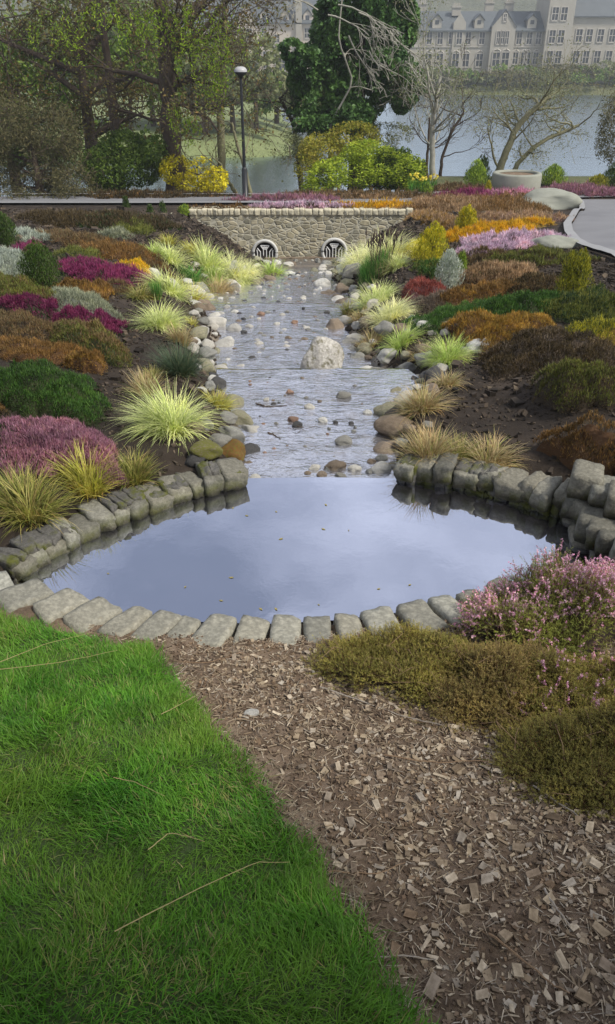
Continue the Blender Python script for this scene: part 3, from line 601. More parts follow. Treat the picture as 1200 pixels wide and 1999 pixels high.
scatter(9, 16.5, 20, lambda y: (lx(y)+rx(y))/2, (-.6, .6), (.08, .17), ['pale','grey','grey','brown'], 'stone on the bare gravel in front of the culvert wall', 'stones on the dry gravel by the culverts', Tf, 1.1)
def mid(y): return lx(y)
c = 0
for k in range(190):      # pebbles in the upper stretch
    Y = rng.uniform(7.4, 15); X = lx(Y)+(rx(Y)-lx(Y))*(rng.beta(1.0, 1.25)); s = rng.uniform(.018, .05); P = np.array([X, Y, zws(Y)-.012])
    if free(P, s, 1): taken.append((P, s)); rock(P=P, size=s, kind=['pale','dark','brown','pale','grey'][k % 5], form='r', asp=.8, ht=.55, label='tiny pebble breaking the surface of the upper stream', group='pebbles in the upper stream', name='pebble', cat='pebble')
for k in range(40):
    Y = rng.uniform(4.3, 6.3); X = lx(Y)+(rx(Y)-lx(Y))*rng.uniform(.05, .95); s = rng.uniform(.008, .02); P = np.array([X, Y, zws(Y)-.005])
    if free(P, s, 1): taken.append((P, s)); rock(P=P, size=s, kind=['grey','dark','brown','rust'][k % 4], form='r', asp=.8, ht=.6, label='tiny pebble breaking the surface of the lower stream', group='pebbles in the lower stream', name='pebble', cat='pebble')
for pts, lab in (([(523,847),(535,850),(548,858)], 'short black stick caught in the lower stream'), ([(498,790),(525,795),(560,793)], 'thin dark twig lying above the black stick in the lower stream'), ([(630,918),(665,905),(700,908)], 'dark twig caught behind the stones at the pond lip'), ([(575,833),(600,838),(616,833)], 'thin twig beside the dark stone in mid stream')):
    straw('stick', pts, .006 if 'black' in lab else .003, M['bark'], lab, 'stick', lift=.005, zf=lambda a, c: zws(c)+0*a)
rock(490, 1396, 32, 'pale', 'a', .7, .4, 'single white stone on the bare soil near the lawn edge', name='white_stone', seed=3)
rf = np.random.default_rng(15); FL = fol('floating_leaf', [(.20,.13,.05), (.30,.26,.10), (.12,.09,.05)], .1)
for k in range(16):
    while True:
        P = flat_at(np.float64(rf.uniform(150, 1000)), np.float64(rf.uniform(950, 1195)), -.598)
        if polysd(P[0], P[1], PO) < -.05: break
    b = MB(); l = rf.uniform(.007, .015); b.add([(-l, 0, 0), (0, l*.45, .001), (l, 0, .0015), (0, -l*.45, .001)], [(0, 1, 2, 3)]); b.add([(-l, 0, -.001), (0, l*.45, 0), (l, 0, .0005), (0, -l*.45, 0)], [(3, 2, 1, 0)]); o = b.build('floating_leaf', FL); o.location = P; o.rotation_euler = (0, 0, rf.uniform(0, 6.28)); tag(o, 'tiny brown leaf floating on the still pond', 'leaf', 'leaves floating on the pond')

# ------------------------------------------------------------------ pond walls and edging
def resample(pts, step):
    pts = np.asarray(pts, float); d = np.r_[0, np.cumsum(np.linalg.norm(np.diff(pts, axis=0), axis=1))]; n = max(2, int(d[-1]/step)); s = np.linspace(0, d[-1], n)
    return np.stack([np.interp(s, d, pts[:, k]) for k in range(2)], -1), s
def block(L_, W2, H, r, rough=.05):
    """a worn stone block, rounded and uneven; origin at the centre of its base"""
    n = 5; V = []; F4 = []
    bm = bmesh.new(); bmesh.ops.create_cube(bm, size=2); bmesh.ops.subdivide_edges(bm, edges=bm.edges[:], cuts=5, use_grid_fill=True)
    off = Vector(r.uniform(-40, 40, 3)); sk = r.normal(0, .07, 4)
    for v in bm.verts:
        p = v.co.copy(); q = Vector([math.copysign(abs(c)**.9, c) for c in p]); l = (abs(p.x)**12+abs(p.y)**12+abs(p.z)**12)**(1/12); p = p/l
        p.x *= 1+sk[0]*p.y+sk[1]*p.z; p.y *= 1+sk[2]*p.x; p.z *= 1+sk[3]*p.x
        k = mnoise.noise(p*1.3+off)*rough*2.6+mnoise.noise(p*4+off)*rough*1.1
        p *= 1+k
        v.co = Vector((p.x*L_/2, p.y*W2/2, p.z*H/2+H/2))
    V = np.array([v.co for v in bm.verts]); Fc = np.array([[v.index for v in f.verts] for f in bm.faces]); bm.free(); return V, Fc
def rot_place(V, yaw, P): c, s = math.cos(yaw), math.sin(yaw); return np.column_stack([V[:, 0]*c-V[:, 1]*s+P[0], V[:, 0]*s+V[:, 1]*c+P[1], V[:, 2]+P[2]])
def pond_wall(pts_px, top0, top1, label, sl, off=.09):
    P = flat_at(*[np.array(a, float) for a in zip(*pts_px)], -.60)[:, :2]; Q, S = resample(P, .01); c0 = PO.mean(0)
    mid_ = Q[len(Q)//2]; root = empty('pond_wall', (mid_[0], mid_[1], -.6), label, 'wall'); s = 0; tot = S[-1]; r = np.random.default_rng(len(pts_px)+int(tot*10))
    core = MB()
    while s < tot-.03:
        l = r.uniform(*sl); l = min(l, tot-s+.04); k = min(len(Q)-2, int(np.searchsorted(S, s+l/2))); t = Q[k+1]-Q[k]; t = t/np.linalg.norm(t); yaw = math.atan2(t[1], t[0])
        n = np.array([-t[1], t[0]]); 
        if np.dot(Q[k]-c0, n) < 0: n = -n
        f = (s+l/2)/tot; H = (top0*(1-f)+top1*f)*r.uniform(.86, 1.14)
        C = Q[k]+n*off*r.uniform(.85, 1.15)
        V, Fc = block(l*1.07, .21*r.uniform(.85, 1.2), .11*r.uniform(.8, 1.15), r, .065)
        b = MB(); b.add(V, Fc); o = b.build('coping_stone', M['coping'], root, smooth=True); o.location = (C[0]-mid_[0], C[1]-mid_[1], H-.11); o.rotation_euler = (r.normal(0, .07), r.normal(0, .06), yaw+r.normal(0, .08))
        z = -.22; 
        while z < H-.08:      # rubble courses under the coping
            hh = r.uniform(.09, .13)
            for q_ in (-.25, .25):
                V, Fc = block(l*.52*r.uniform(.9, 1.1), .15, hh*1.06, r, .07); CC = C - n*.006 + t*l*q_; core.add(rot_place(V, yaw+r.normal(0, .05), (CC[0]-mid_[0], CC[1]-mid_[1], z)), Fc)
            z += hh
        s += l*.97
    core.build('rubble_courses', M['core'], root, smooth=True); return root
pond_wall([(478,950),(462,958),(400,967),(300,1000),(200,1041),(125,1080),(72,1108),(45,1128)], .115, .08, 'low mossy stone wall curving round the left rim of the pond', (.08, .16))
pond_wall([(772,940),(800,946),(900,961),(1000,985),(1105,1022),(1150,1050),(1150,1078)], .125, .17, 'low stone wall curving round the right rim of the pond with green moss on its foot', (.08, .17))
# taller rough blocks at the right
def stack():
    P = g(1150, 985); base = flat_at(np.float64(1150), np.float64(1075), -.6); r = np.random.default_rng(5)
    root = empty('stepped_stone_end', (base[0], base[1], -.6), 'taller dark stone blocks stacked at the right end of the pond wall', 'stone block')
    for (x, y, w2) in [(1130,965,66),(1166,985,60),(1200,1008,62),(1236,1030,60),(1150,1012,62),(1186,1040,60),(1222,1068,60)]:
        Q = flat_at(np.float64(x), np.float64(y+45), -.6); s = w2/pxm(Q); z_ = -.12
        for hh in (.15, .13, r.uniform(.10, .14)):
            if y in (1012, 1040, 1068) and z_ > .1: continue
            V, Fc = block(s*r.uniform(.9, 1.02), s*1.15, hh*1.04, r, .04); b = MB(); b.add(V, Fc); o = b.build('stone_block', M['coping'], root, smooth=True); o.location = (Q[0]-base[0]+r.normal(0, .008), Q[1]-base[1]+r.normal(0, .008), z_); o.rotation_euler = (0, 0, r.normal(-.35, .08)); z_ += hh
stack()
# near edging: flat setts round the near rim
EDG = [(-30,1150,90,.5),(40,1165,80,.45),(110,1185,70,.38),(175,1205,66,.30),(240,1218,62,.26),(300,1228,60,.2),(352,1238,56,.15),(415,1241,70,.05),(486,1240,60,.0),(554,1241,66,.0),(620,1240,58,-.02),(683,1232,58,-.06),(745,1225,60,-.12),(822,1210,66,-.2),(885,1195,60,-.28),(945,1180,60,-.34),(1005,1160,60,-.4)]
pos_words = ['first flat grey edging stone at the left end of the near pond rim', 'second edging stone from the left end of the near pond rim', 'third edging stone from the left, with the widest soil joint on its right', 'fourth edging stone from the left on the near pond rim', 'fifth edging stone from the left, above the tip of the lawn', 'sixth edging stone from the left on the near pond rim', 'edging stone between the lawn tip and the wide pale setts',
  'wide pale sett, leftmost of the three over the bare soil', 'slanted pale sett in the middle of the three over the bare soil', 'squarest pale sett directly above the bare soil path', 'cracked sett touching the left tip of the trailing heather', 'sett just above the left part of the trailing heather', 'low sett half covered by trailing heather', 'rounded sett above the middle of the trailing heather', 'last clear sett before the pink heather', 'sett almost hidden behind the pink heather', 'sett wholly shaded by the pink heather']
re_ = np.random.default_rng(3)
for (x, y, wp, sk), lab in zip(EDG, pos_words):
    P = flat_at(np.float64(x), np.float64(y-5), -.44); s = wp/pxm(P); r_ = (re_.uniform(.13, .15))
    k = np.argmin(np.hypot(PO[:, 0]-P[0], PO[:, 1]-P[1])); 
    dxy = P[:2]-np.array([PO[:, 0].mean(), 3.6]); yaw = math.atan2(dxy[1], dxy[0])+math.pi/2
    V, Fc = block(s*.97, r_*1.62, .17, re_, .028); b = MB(); b.add(V, Fc); o = b.build('edging_stone', M['sett'], smooth=True); 
    o.location = (P[0], P[1], -.60-.012*re_.random()); o.rotation_euler = (-.08, re_.normal(0, .03), yaw*.85); tag(o, lab, 'edging stone', 'flat stones edging the near side of the pond')

# ------------------------------------------------------------------ heathers, grasses and shrubs
def foot(cx, cy, wx, wy, H, rot=0):
    """ground footprint of a clump seen at that place: centre and two half-axes on the ground"""
    P0 = g(cx, cy); s = pxm(P0); hp = H*s*.85; wy2 = max(wy-hp*.5, wy*.30); c_ = (cx, cy+wy-wy2)
    ca, sa = math.cos(rot), math.sin(rot)
    C = g(*c_); A = g(c_[0]+wx*ca, c_[1]+wx*sa); B = g(c_[0]-wy2*sa, c_[1]+wy2*ca)
    A2 = g(c_[0]-wx*ca, c_[1]-wx*sa)
    U = (A-A2)/2; V = C-B; U[2] = V[2] = 0
    lu = np.linalg.norm(U); lv = np.linalg.norm(V); V *= min(1, 2.6*lu/lv)
    return C, U, V
def heather(cx, cy, wx, wy, H, leaf, flower=None, ff=.5, rot=0, label='', group=None, name='heather', cat='heather', size=1.0, dens=1.0, up=.6, woody='woody', cover=1.0):
    H = H*.47; C, U, V = foot(cx, cy, wx*1.22, wy*1.32, H, rot); s = pxm(C); r = np.random.default_rng(int(abs(cx*13+cy*7)))
    root = empty(name, C, label, cat, group)
    sd_ = r.uniform(0, 90)
    def prof(a, q):
        rr = np.sqrt(a*a+q*q); th = np.arctan2(q, a); lim = 1+.15*np.sin(3*th+sd_)+.10*np.sin(7*th+sd_*2)+.06*np.sin(17*th+sd_*3); rn = rr/lim
        P = np.zeros(a.shape+(3,)); P[..., 0] = C[0]+a*U[0]+q*V[0]; P[..., 1] = C[1]+a*U[1]+q*V[1]
        h = H*np.clip(1-rn**3.2, 0, 1)**.6; lum = fb2(P[..., 0], P[..., 1], 2.6, 2, sd_); l2 = fb2(P[..., 0], P[..., 1], 7.5, 2, sd_+9)
        h = h*(.86+.22*lum)+.075*l2*np.clip(1-rn**4, 0, 1); P[..., 2] = T(P[..., 0], P[..., 1])+h; return P, rn, h
    # woody inner mass
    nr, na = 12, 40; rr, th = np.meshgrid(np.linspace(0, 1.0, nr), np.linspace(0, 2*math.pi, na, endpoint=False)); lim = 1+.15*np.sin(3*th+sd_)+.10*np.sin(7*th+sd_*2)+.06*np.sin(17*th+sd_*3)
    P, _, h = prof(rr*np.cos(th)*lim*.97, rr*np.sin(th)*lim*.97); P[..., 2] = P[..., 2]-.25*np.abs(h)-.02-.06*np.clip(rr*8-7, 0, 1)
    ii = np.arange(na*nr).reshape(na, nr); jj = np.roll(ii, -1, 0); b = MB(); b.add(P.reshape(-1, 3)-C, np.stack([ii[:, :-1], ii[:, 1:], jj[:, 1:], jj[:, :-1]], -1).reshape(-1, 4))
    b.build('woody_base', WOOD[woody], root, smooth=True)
    area = math.pi*np.linalg.norm(np.cross(U, V)); sp = size*max(5.0/s, .018)          # sprig length in metres, grows with distance
    n = int(np.clip(cover*dens*2.6*area*(1+H*2)/(sp*sp*.30), 600, 30000))
    a = r.uniform(-1.3, 1.3, (int(n*2.2), 2)); P, rn, h = prof(a[:, 0], a[:, 1]); k = rn < np.where(r.random(len(rn)) < .10, 1.13, 1.0); P, rn, h, a = P[k], rn[k], h[k], a[k]
    P[:, 2] -= r.uniform(0, .16, len(P))*h + r.uniform(0, .4*sp, len(P)); P[:, 2] += sp*.5*fbm(P*np.array([1, 1, .3])*14, 1); n = len(P)
    out = np.arctan2(a[:, 0]*U[1]+a[:, 1]*V[1], a[:, 0]*U[0]+a[:, 1]*V[0]); az = out+r.normal(0, 1.0, n); tl = np.clip(.15+rn**2*.8+r.normal(0, .5, n), -1.0, 1.6)
    fl = np.zeros(n, bool)
    if flower: fl = (r.random(n) < ff*(1+.9*fb2(P[:, 0], P[:, 1], 6, 2, 3))) & (rn < .97)
    b = MB(); L_ = sp*np.where(r.random(n) < .08, r.uniform(1.6, 2.6, n), r.uniform(.6, 1.5, n)); w2 = sp*r.uniform(.14, .28, n)
    R0 = P-C
    blades(b, R0[~fl], L_[~fl], w2[~fl], az[~fl], tl[~fl], r.uniform(-.3, .5, (~fl).sum()), 2, 0, r); 
    b.build('foliage', leaf, root)
    if fl.any():
        b = MB(); q = R0[fl]; q[:, 2] += .3*sp
        for _ in range(2): blades(b, q, L_[fl]*1.05, w2[fl]*1.25, az[fl]+_*1.7, tl[fl]*.6, r.uniform(-.3, .3, fl.sum()), 2, 0, r)
        b.build('flowers', flower, root)
    return root
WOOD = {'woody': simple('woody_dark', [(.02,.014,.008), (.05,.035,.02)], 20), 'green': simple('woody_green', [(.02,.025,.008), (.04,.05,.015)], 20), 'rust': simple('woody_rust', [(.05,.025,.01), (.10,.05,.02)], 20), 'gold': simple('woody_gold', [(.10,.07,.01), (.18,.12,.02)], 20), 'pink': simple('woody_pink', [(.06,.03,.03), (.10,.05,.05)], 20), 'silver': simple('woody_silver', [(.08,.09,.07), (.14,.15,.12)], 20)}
FO = dict(
 brown=fol('f_brown', [(.07,.04,.02), (.13,.085,.04), (.20,.13,.06), (.10,.10,.04)], .2),
 rust=fol('f_rust', [(.10,.055,.018), (.19,.10,.03), (.28,.16,.05), (.13,.09,.03)], .25),
 orange=fol('f_orange', [(.20,.11,.02), (.34,.19,.03), (.44,.27,.05), (.24,.18,.035)], .3),
 gold=fol('f_gold', [(.42,.22,.008), (.62,.36,.012), (.72,.46,.03)], .3),
 yellow=fol('f_yellow', [(.34,.32,.015), (.52,.48,.03), (.62,.55,.08)], .3),
 olive=fol('f_olive', [(.07,.085,.015), (.13,.15,.03), (.20,.20,.045)], .25),
 green=fol('f_green', [(.025,.07,.012), (.05,.12,.02), (.09,.17,.03)], .25),
 dkgreen=fol('f_dkgreen', [(.015,.035,.010), (.03,.06,.016), (.055,.09,.022)], .2),
 greygreen=fol('f_greygreen', [(.12,.14,.09), (.22,.24,.16), (.32,.33,.23)], .2),
 silver=fol('f_silver', [(.18,.21,.17), (.32,.36,.30), (.44,.48,.41)], .2),
 greybrown=fol('f_greybrown', [(.07,.055,.04), (.13,.10,.075), (.20,.15,.11)], .2),
 dkbrown=fol('f_dkbrown', [(.035,.025,.012), (.07,.05,.022), (.11,.08,.035)], .2),
 tan=fol('f_tan', [(.22,.14,.07), (.34,.22,.12), (.42,.30,.18)], .25),
 tanpink=fol('f_tanpink', [(.28,.16,.13), (.38,.24,.20), (.42,.30,.22)], .25),
 crimson=fol('f_crimson', [(.12,.025,.022), (.22,.05,.04), (.30,.10,.07)], .25),
 magenta=fol('f_magenta', [(.14,.016,.065), (.24,.035,.115), (.34,.08,.18)], .3),
 dkmagenta=fol('f_dkmagenta', [(.09,.012,.045), (.16,.02,.075), (.23,.05,.11)], .3),
 mauve=fol('f_mauve', [(.19,.075,.11), (.30,.13,.19), (.42,.23,.30), (.24,.13,.11)], .3),
 pink=fol('f_pink', [(.52,.18,.30), (.66,.30,.44), (.75,.45,.55)], .3),
 lilac=fol('f_lilac', [(.48,.30,.42), (.62,.45,.56), (.75,.62,.70)], .3))
H_ = [ # cx cy wx wy H leaf flower ff rot woody label
 (18,518,40,46,.40,'silver',None,0,0,'silver','silvery white shrub at the left edge beside the dark round conifer','shrub'),
 (66,462,44,10,.14,'silver',None,0,.1,'silver','low white heather strip on the far left slope',None),
 (150,466,70,15,.20,'brown',None,0,.12,'rust','brown heather at the far top of the left bed',None),
 (225,486,72,17,.20,'rust',None,0,.18,'rust','rust brown heather above the magenta one, ending by the dark trench',None),
 (60,487,26,11,.16,'dkgreen','magenta',.6,0,'pink','small magenta heather between silver shrub and dark conifer',None),
 (160,500,40,13,.18,'olive',None,0,.15,'green','olive green heather between brown heathers on the left bed',None),
 (262,528,30,19,.26,'yellow','gold',.35,.2,'gold','bright yellow heather at the right end of the magenta heather',None),
 (285,505,30,14,.16,'brown',None,0,.2,'woody','dull brown heather at the edge of the dark soil above the yellow one',None),
 (200,532,76,24,.30,'dkgreen','magenta',.85,.16,'pink','vivid magenta flowering heather, brightest on the left bank',None),
 (165,566,44,17,.22,'orange','rust',.5,.15,'rust','orange brown heather under the magenta heather',None),
 (230,562,24,14,.16,'brown',None,0,0,'woody','small brown heather tuft at the trench edge beside the orange heather',None),
 (155,594,58,29,.36,'greygreen',None,0,.2,'silver','grey green mound heather, palest cushion on the left bank',None),
 (40,572,70,26,.30,'brown','olive',.3,.15,'woody','brown heather just below the silvery shrub and round conifer',None),
 (112,612,112,21,.26,'dkgreen','dkmagenta',.85,.19,'pink','dark magenta heather streak in front of the grey green mound',None),
 (45,640,78,30,.30,'brown',None,0,.12,'woody','dark brown heather at the left edge below the magenta streak',None),
 (175,662,66,32,.34,'olive','brown',.3,.3,'green','olive heather at the trench corner below the dark magenta streak',None),
 (70,684,90,22,.26,'rust',None,0,.08,'rust','rusty heather above the big dark green heather',None),
 (172,706,32,19,.24,'orange','rust',.5,.1,'rust','small orange rust tussock at the corner of the dark green heather',None),
 (82,758,112,52,.40,'dkgreen','green',.3,.12,'green','big dark green cushion heather on the left bank',None),
 (22,870,80,58,.34,'dkgreen','mauve',.6,.1,'pink','dusky mauve heather cut by the left edge of the picture',None),
 (122,862,88,54,.36,'brown','mauve',.9,.2,'pink','mauve pink flowering heather nearest the pond on the left',None),
 (240,432,78,16,.22,'dkgreen','dkbrown',.5,.05,'woody','low dark shrub on the bare slope below the road',None),
 (120,425,60,15,.22,'dkbrown',None,0,0,'woody','dark brown scrub at the foot of the willow thicket',None),
 (225,457,28,9,.18,'greygreen',None,0,0,'green','pale green low plant on the dark slope below the road',None),
 (262,447,34,10,.18,'olive',None,0,0,'green','olive plant right of the pale green one on the dark slope',None),
 # right bank
 (872,404,62,11,.22,'rust','tan',.4,.03,'rust','rust brown heather at the right end of the culvert wall',None),
 (850,430,55,13,.26,'orange','tan',.4,.0,'rust','orange heather behind the tall gold conifer',None),
 (812,487,26,20,.30,'yellow',None,0,0,'gold','yellow heather between the wall and the gold conifer',None),
 (990,407,70,10,.24,'tan','rust',.3,.0,'rust','tan heather behind the short gold conifer, along the upper right bed',None),
 (985,428,85,12,.24,'tanpink','tan',.4,-.03,'pink','pinkish tan heather behind the golden orange strip',None),
 (965,452,86,14,.26,'orange','gold',.8,-.14,'gold','golden orange heather strip sweeping up the right bank',None),
 (990,474,88,17,.28,'greybrown','lilac',.7,-.12,'pink','lilac pink heather below the golden orange strip',None),
 (940,505,50,14,.20,'dkbrown','brown',.3,-.05,'woody','dark brown heather between the lilac heather and the silver shrub',None),
 (1040,505,90,16,.24,'dkbrown','olive',.3,-.03,'woody','dark olive brown heather in front of the pale rock by the path',None),
 (965,532,75,19,.28,'brown','tan',.5,-.08,'rust','light brown heather mound right of the silver shrub',None),
 (852,523,36,17,.26,'olive','green',.4,0,'green','olive green heather below the gold conifer',None),
 (826,566,34,22,.28,'crimson',None,0,0,'pink','crimson red heather beside the silver shrub',None),
 (938,573,80,17,.26,'orange','rust',.75,-.16,'rust','burnt orange heather band crossing the right bank',None),
 (1045,560,60,22,.28,'brown','dkbrown',.4,-.05,'woody','brown heather left of the gold green conifer',None),
 (840,592,34,17,.20,'greybrown',None,0,-.2,'woody','grey brown heather patch at the soil edge under the crimson one',None),
 (892,617,88,22,.26,'green',None,0,-.20,'green','fresh green heather band, longest on the right bank',None),
 (1020,595,80,24,.30,'dkgreen','green',.4,-.1,'green','dark green heather left under the gold green conifer',None),
 (1150,600,80,30,.32,'dkgreen','olive',.3,0,'green','dark green heather at the right edge under the conifer',None),
 (968,642,84,38,.36,'rust','orange',.35,.0,'rust','large rust brown heather mound in the middle of the right bank',None),
 (1158,652,64,25,.36,'yellow','olive',.3,-.15,'gold','bright yellow green heather at the right edge',None),
 (1065,690,110,34,.34,'greybrown','dkbrown',.4,.02,'woody','grey brown heather below the rust mound',None),
 (1140,745,90,44,.40,'dkbrown','olive',.25,.05,'woody','dark olive brown heather at the lower right edge',None),
 (1135,855,70,58,.42,'dkbrown','rust',.6,.1,'rust','dark orange brown heather behind the stacked stone blocks',None),
 (920,383,55,7,.22,'brown','magenta',.7,0,'pink','magenta heather at the top of the right bed below the round bush',None),
 (1005,381,50,8,.24,'brown','pink',.7,0,'pink','rose pink heather at the foot of the round stone planter',None),
 (1140,376,75,9,.26,'brown','mauve',.8,.05,'pink','rose heather strip beyond the pale boulders by the path',None),
 (560,391,90,5,.14,'brown','mauve',.7,0,'pink','rose heather strip on the far side of the road behind the lamp post',None),
 (700,384,130,6,.20,'rust','brown',.5,0,'rust','rust heather strip on the far verge below the yellow green bushes',None),
 (290,384,120,6,.20,'rust','dkbrown',.5,0,'rust','dull rust heather strip on the far verge of the road at the left',None),
 (577,405,82,9,.28,'greybrown','lilac',.9,0,'pink','pale lilac heather spilling over the culvert wall top',None),
 (436,408,62,6,.18,'brown','rust',.4,0,'rust','brown heather on the left part of the culvert wall top',None),
 (728,404,72,6,.20,'orange','gold',.4,0,'gold','orange heather on the right part of the culvert wall top',None),
 (690,388,90,4,.14,'brown','tan',.4,0,'rust','thin tan heather row between the road and the orange heather',None),
 (898,372,45,8,.26,'tan','brown',.5,0,'rust','tan heather between the daffodils and the round planter',None),
 (1340,740,110,50,.40,'rust','orange',.4,0,'rust','rust heather just beyond the right edge',None),
 (1330,880,110,60,.42,'dkgreen','green',.3,0,'green','green heather just beyond the right edge behind the stone blocks',None),
 (1330,620,100,34,.34,'brown','tan',.4,0,'rust','brown heather just beyond the right edge under the path',None),
 (1440,1040,130,80,.40,'brown','mauve',.6,0,'pink','mauve heather beyond the right edge beside the pond wall end',None),
 (-120,620,90,40,.34,'olive','brown',.3,0,'green','olive heather just beyond the left edge',None),
 (-150,780,110,60,.38,'brown','rust',.4,0,'rust','brown heather just beyond the left edge beside the green cushion',None),
]
for (cx, cy, wx, wy, H, lf, fl, ff, rot, wd, lab, alt) in H_:
    heather(cx, cy, wx, wy, H, FO[lf], FO[fl] if fl else None, ff, rot, lab, 'shrub clumps in the heather beds', name=alt or 'heather', cat=alt or 'heather', woody=wd)

def grass_clump(cx, cy, wx, wy, mats, label, n=650, arch=1.0, wid=1.0, hfac=1.0, up=0, spikes=0):
    P = g(cx, cy+wy*.62); s = pxm(P); Rr = wx/s; Hh = max(wy*1.75/s*hfac, .10); r = np.random.default_rng(int(cx*7+cy))
    root = empty('ornamental_grass', P, label, 'grass clump', 'ornamental grass clumps along the stream')
    n = int(n*(1.6 if cy < 620 else 1.25)); wx_f = 1.15 if cy < 620 else 1.0; Rr *= wx_f; rad = np.sqrt(r.random(n)); an = r.uniform(0, 2*math.pi, n)
    q = np.column_stack([np.cos(an)*rad*Rr*.42, np.sin(an)*rad*Rr*.34, np.zeros(n)]); q[:, 2] = T(P[0]+q[:, 0], P[1]+q[:, 1])-P[2]-.01
    ln_, la_ = r.uniform(.1, .45), r.uniform(0, 6.28); an = np.arctan2(np.sin(an)*rad+ln_*math.sin(la_), np.cos(an)*rad+ln_*math.cos(la_)); az = an+r.normal(0, .8, n); til = np.clip(rad*.75*arch+r.normal(0, .24, n), 0, 1.45); dr = np.clip(r.normal(1.15, .35, n)*arch, 0, 2.4)
    L_ = np.hypot(Rr*.75, Hh*.8)*np.where(r.random(n) < .2, r.uniform(.3, .6, n), r.uniform(.5, 1.15, n)); w2 = np.maximum(.0042*wid, 1.05/s)*r.uniform(.7, 1.3, n)
    if up: til *= .45; dr *= .5
    b = MB(); sp_ = (r.random(n) < .22); blades(b, q[~sp_], L_[~sp_], w2[~sp_], az[~sp_], til[~sp_], dr[~sp_], 5, 0, r); blades(b, q[sp_], L_[sp_]*.8, w2[sp_], az[sp_], til[sp_]*1.2, dr[sp_]*1.1, 5, 1, r)
    b.build('blades', mats, root)
    if spikes:
        m = spikes; b = MB(); an = r.uniform(0, 6.28, m); rd = np.sqrt(r.random(m))*Rr*.6
        for i in range(m):
            x, y = rd[i]*math.cos(an[i]), rd[i]*math.sin(an[i]); hh = Hh*r.uniform(.9, 1.25); lean_ = r.normal(0, .08)
            tube(b, [(x, y, 0), (x+lean_*.5, y, hh*.7), (x+lean_, y, hh)], [.004, .003, .003], 4); tube(b, [(x+lean_, y, hh), (x+lean_, y, hh+.06), (x+lean_, y, hh+.12)], [.006, .013, .003], 6)
        b.build('seed_heads', M['bark'], root)
    return root
GP = [fol('g_pale', [(.50,.58,.17), (.66,.72,.28), (.78,.80,.42), (.40,.50,.12)], .35, .5), fol('g_pale2', [(.30,.42,.10), (.5,.5,.25)], .3)]
GC = [fol('g_cream', [(.66,.68,.28), (.80,.80,.42), (.86,.84,.52), (.54,.60,.20)], .35, .5), fol('g_cream2', [(.42,.48,.18), (.6,.56,.32)], .3)]
GLm = [fol('g_lime', [(.30,.46,.06), (.46,.60,.14), (.62,.70,.27), (.36,.48,.08)], .35, .5), fol('g_lime2', [(.5,.52,.25), (.4,.36,.16)], .3)]
GG = [fol('g_green', [(.05,.16,.025), (.09,.26,.04), (.15,.34,.06)], .35, .5), fol('g_green2', [(.3,.34,.1), (.35,.3,.14)], .3)]
GD = [fol('g_dark', [(.03,.055,.03), (.06,.10,.05), (.11,.15,.085)], .25, .5), fol('g_dark2', [(.2,.2,.1), (.12,.13,.06)], .25)]
GS = [fol('g_straw', [(.30,.20,.09), (.46,.34,.17), (.55,.44,.26), (.30,.32,.09)], .3, .6), fol('g_straw2', [(.30,.38,.08), (.38,.20,.09)], .3)]
GY = [fol('g_yellow', [(.36,.38,.05), (.54,.52,.09), (.60,.52,.16), (.26,.32,.04)], .35, .5), fol('g_yellow2', [(.42,.24,.06), (.3,.34,.06)], .3)]
GO = [fol('g_oliv', [(.13,.16,.03), (.24,.26,.05), (.36,.34,.10), (.40,.30,.12)], .3, .5), fol('g_oliv2', [(.30,.2,.07), (.07,.11,.03)], .3)]
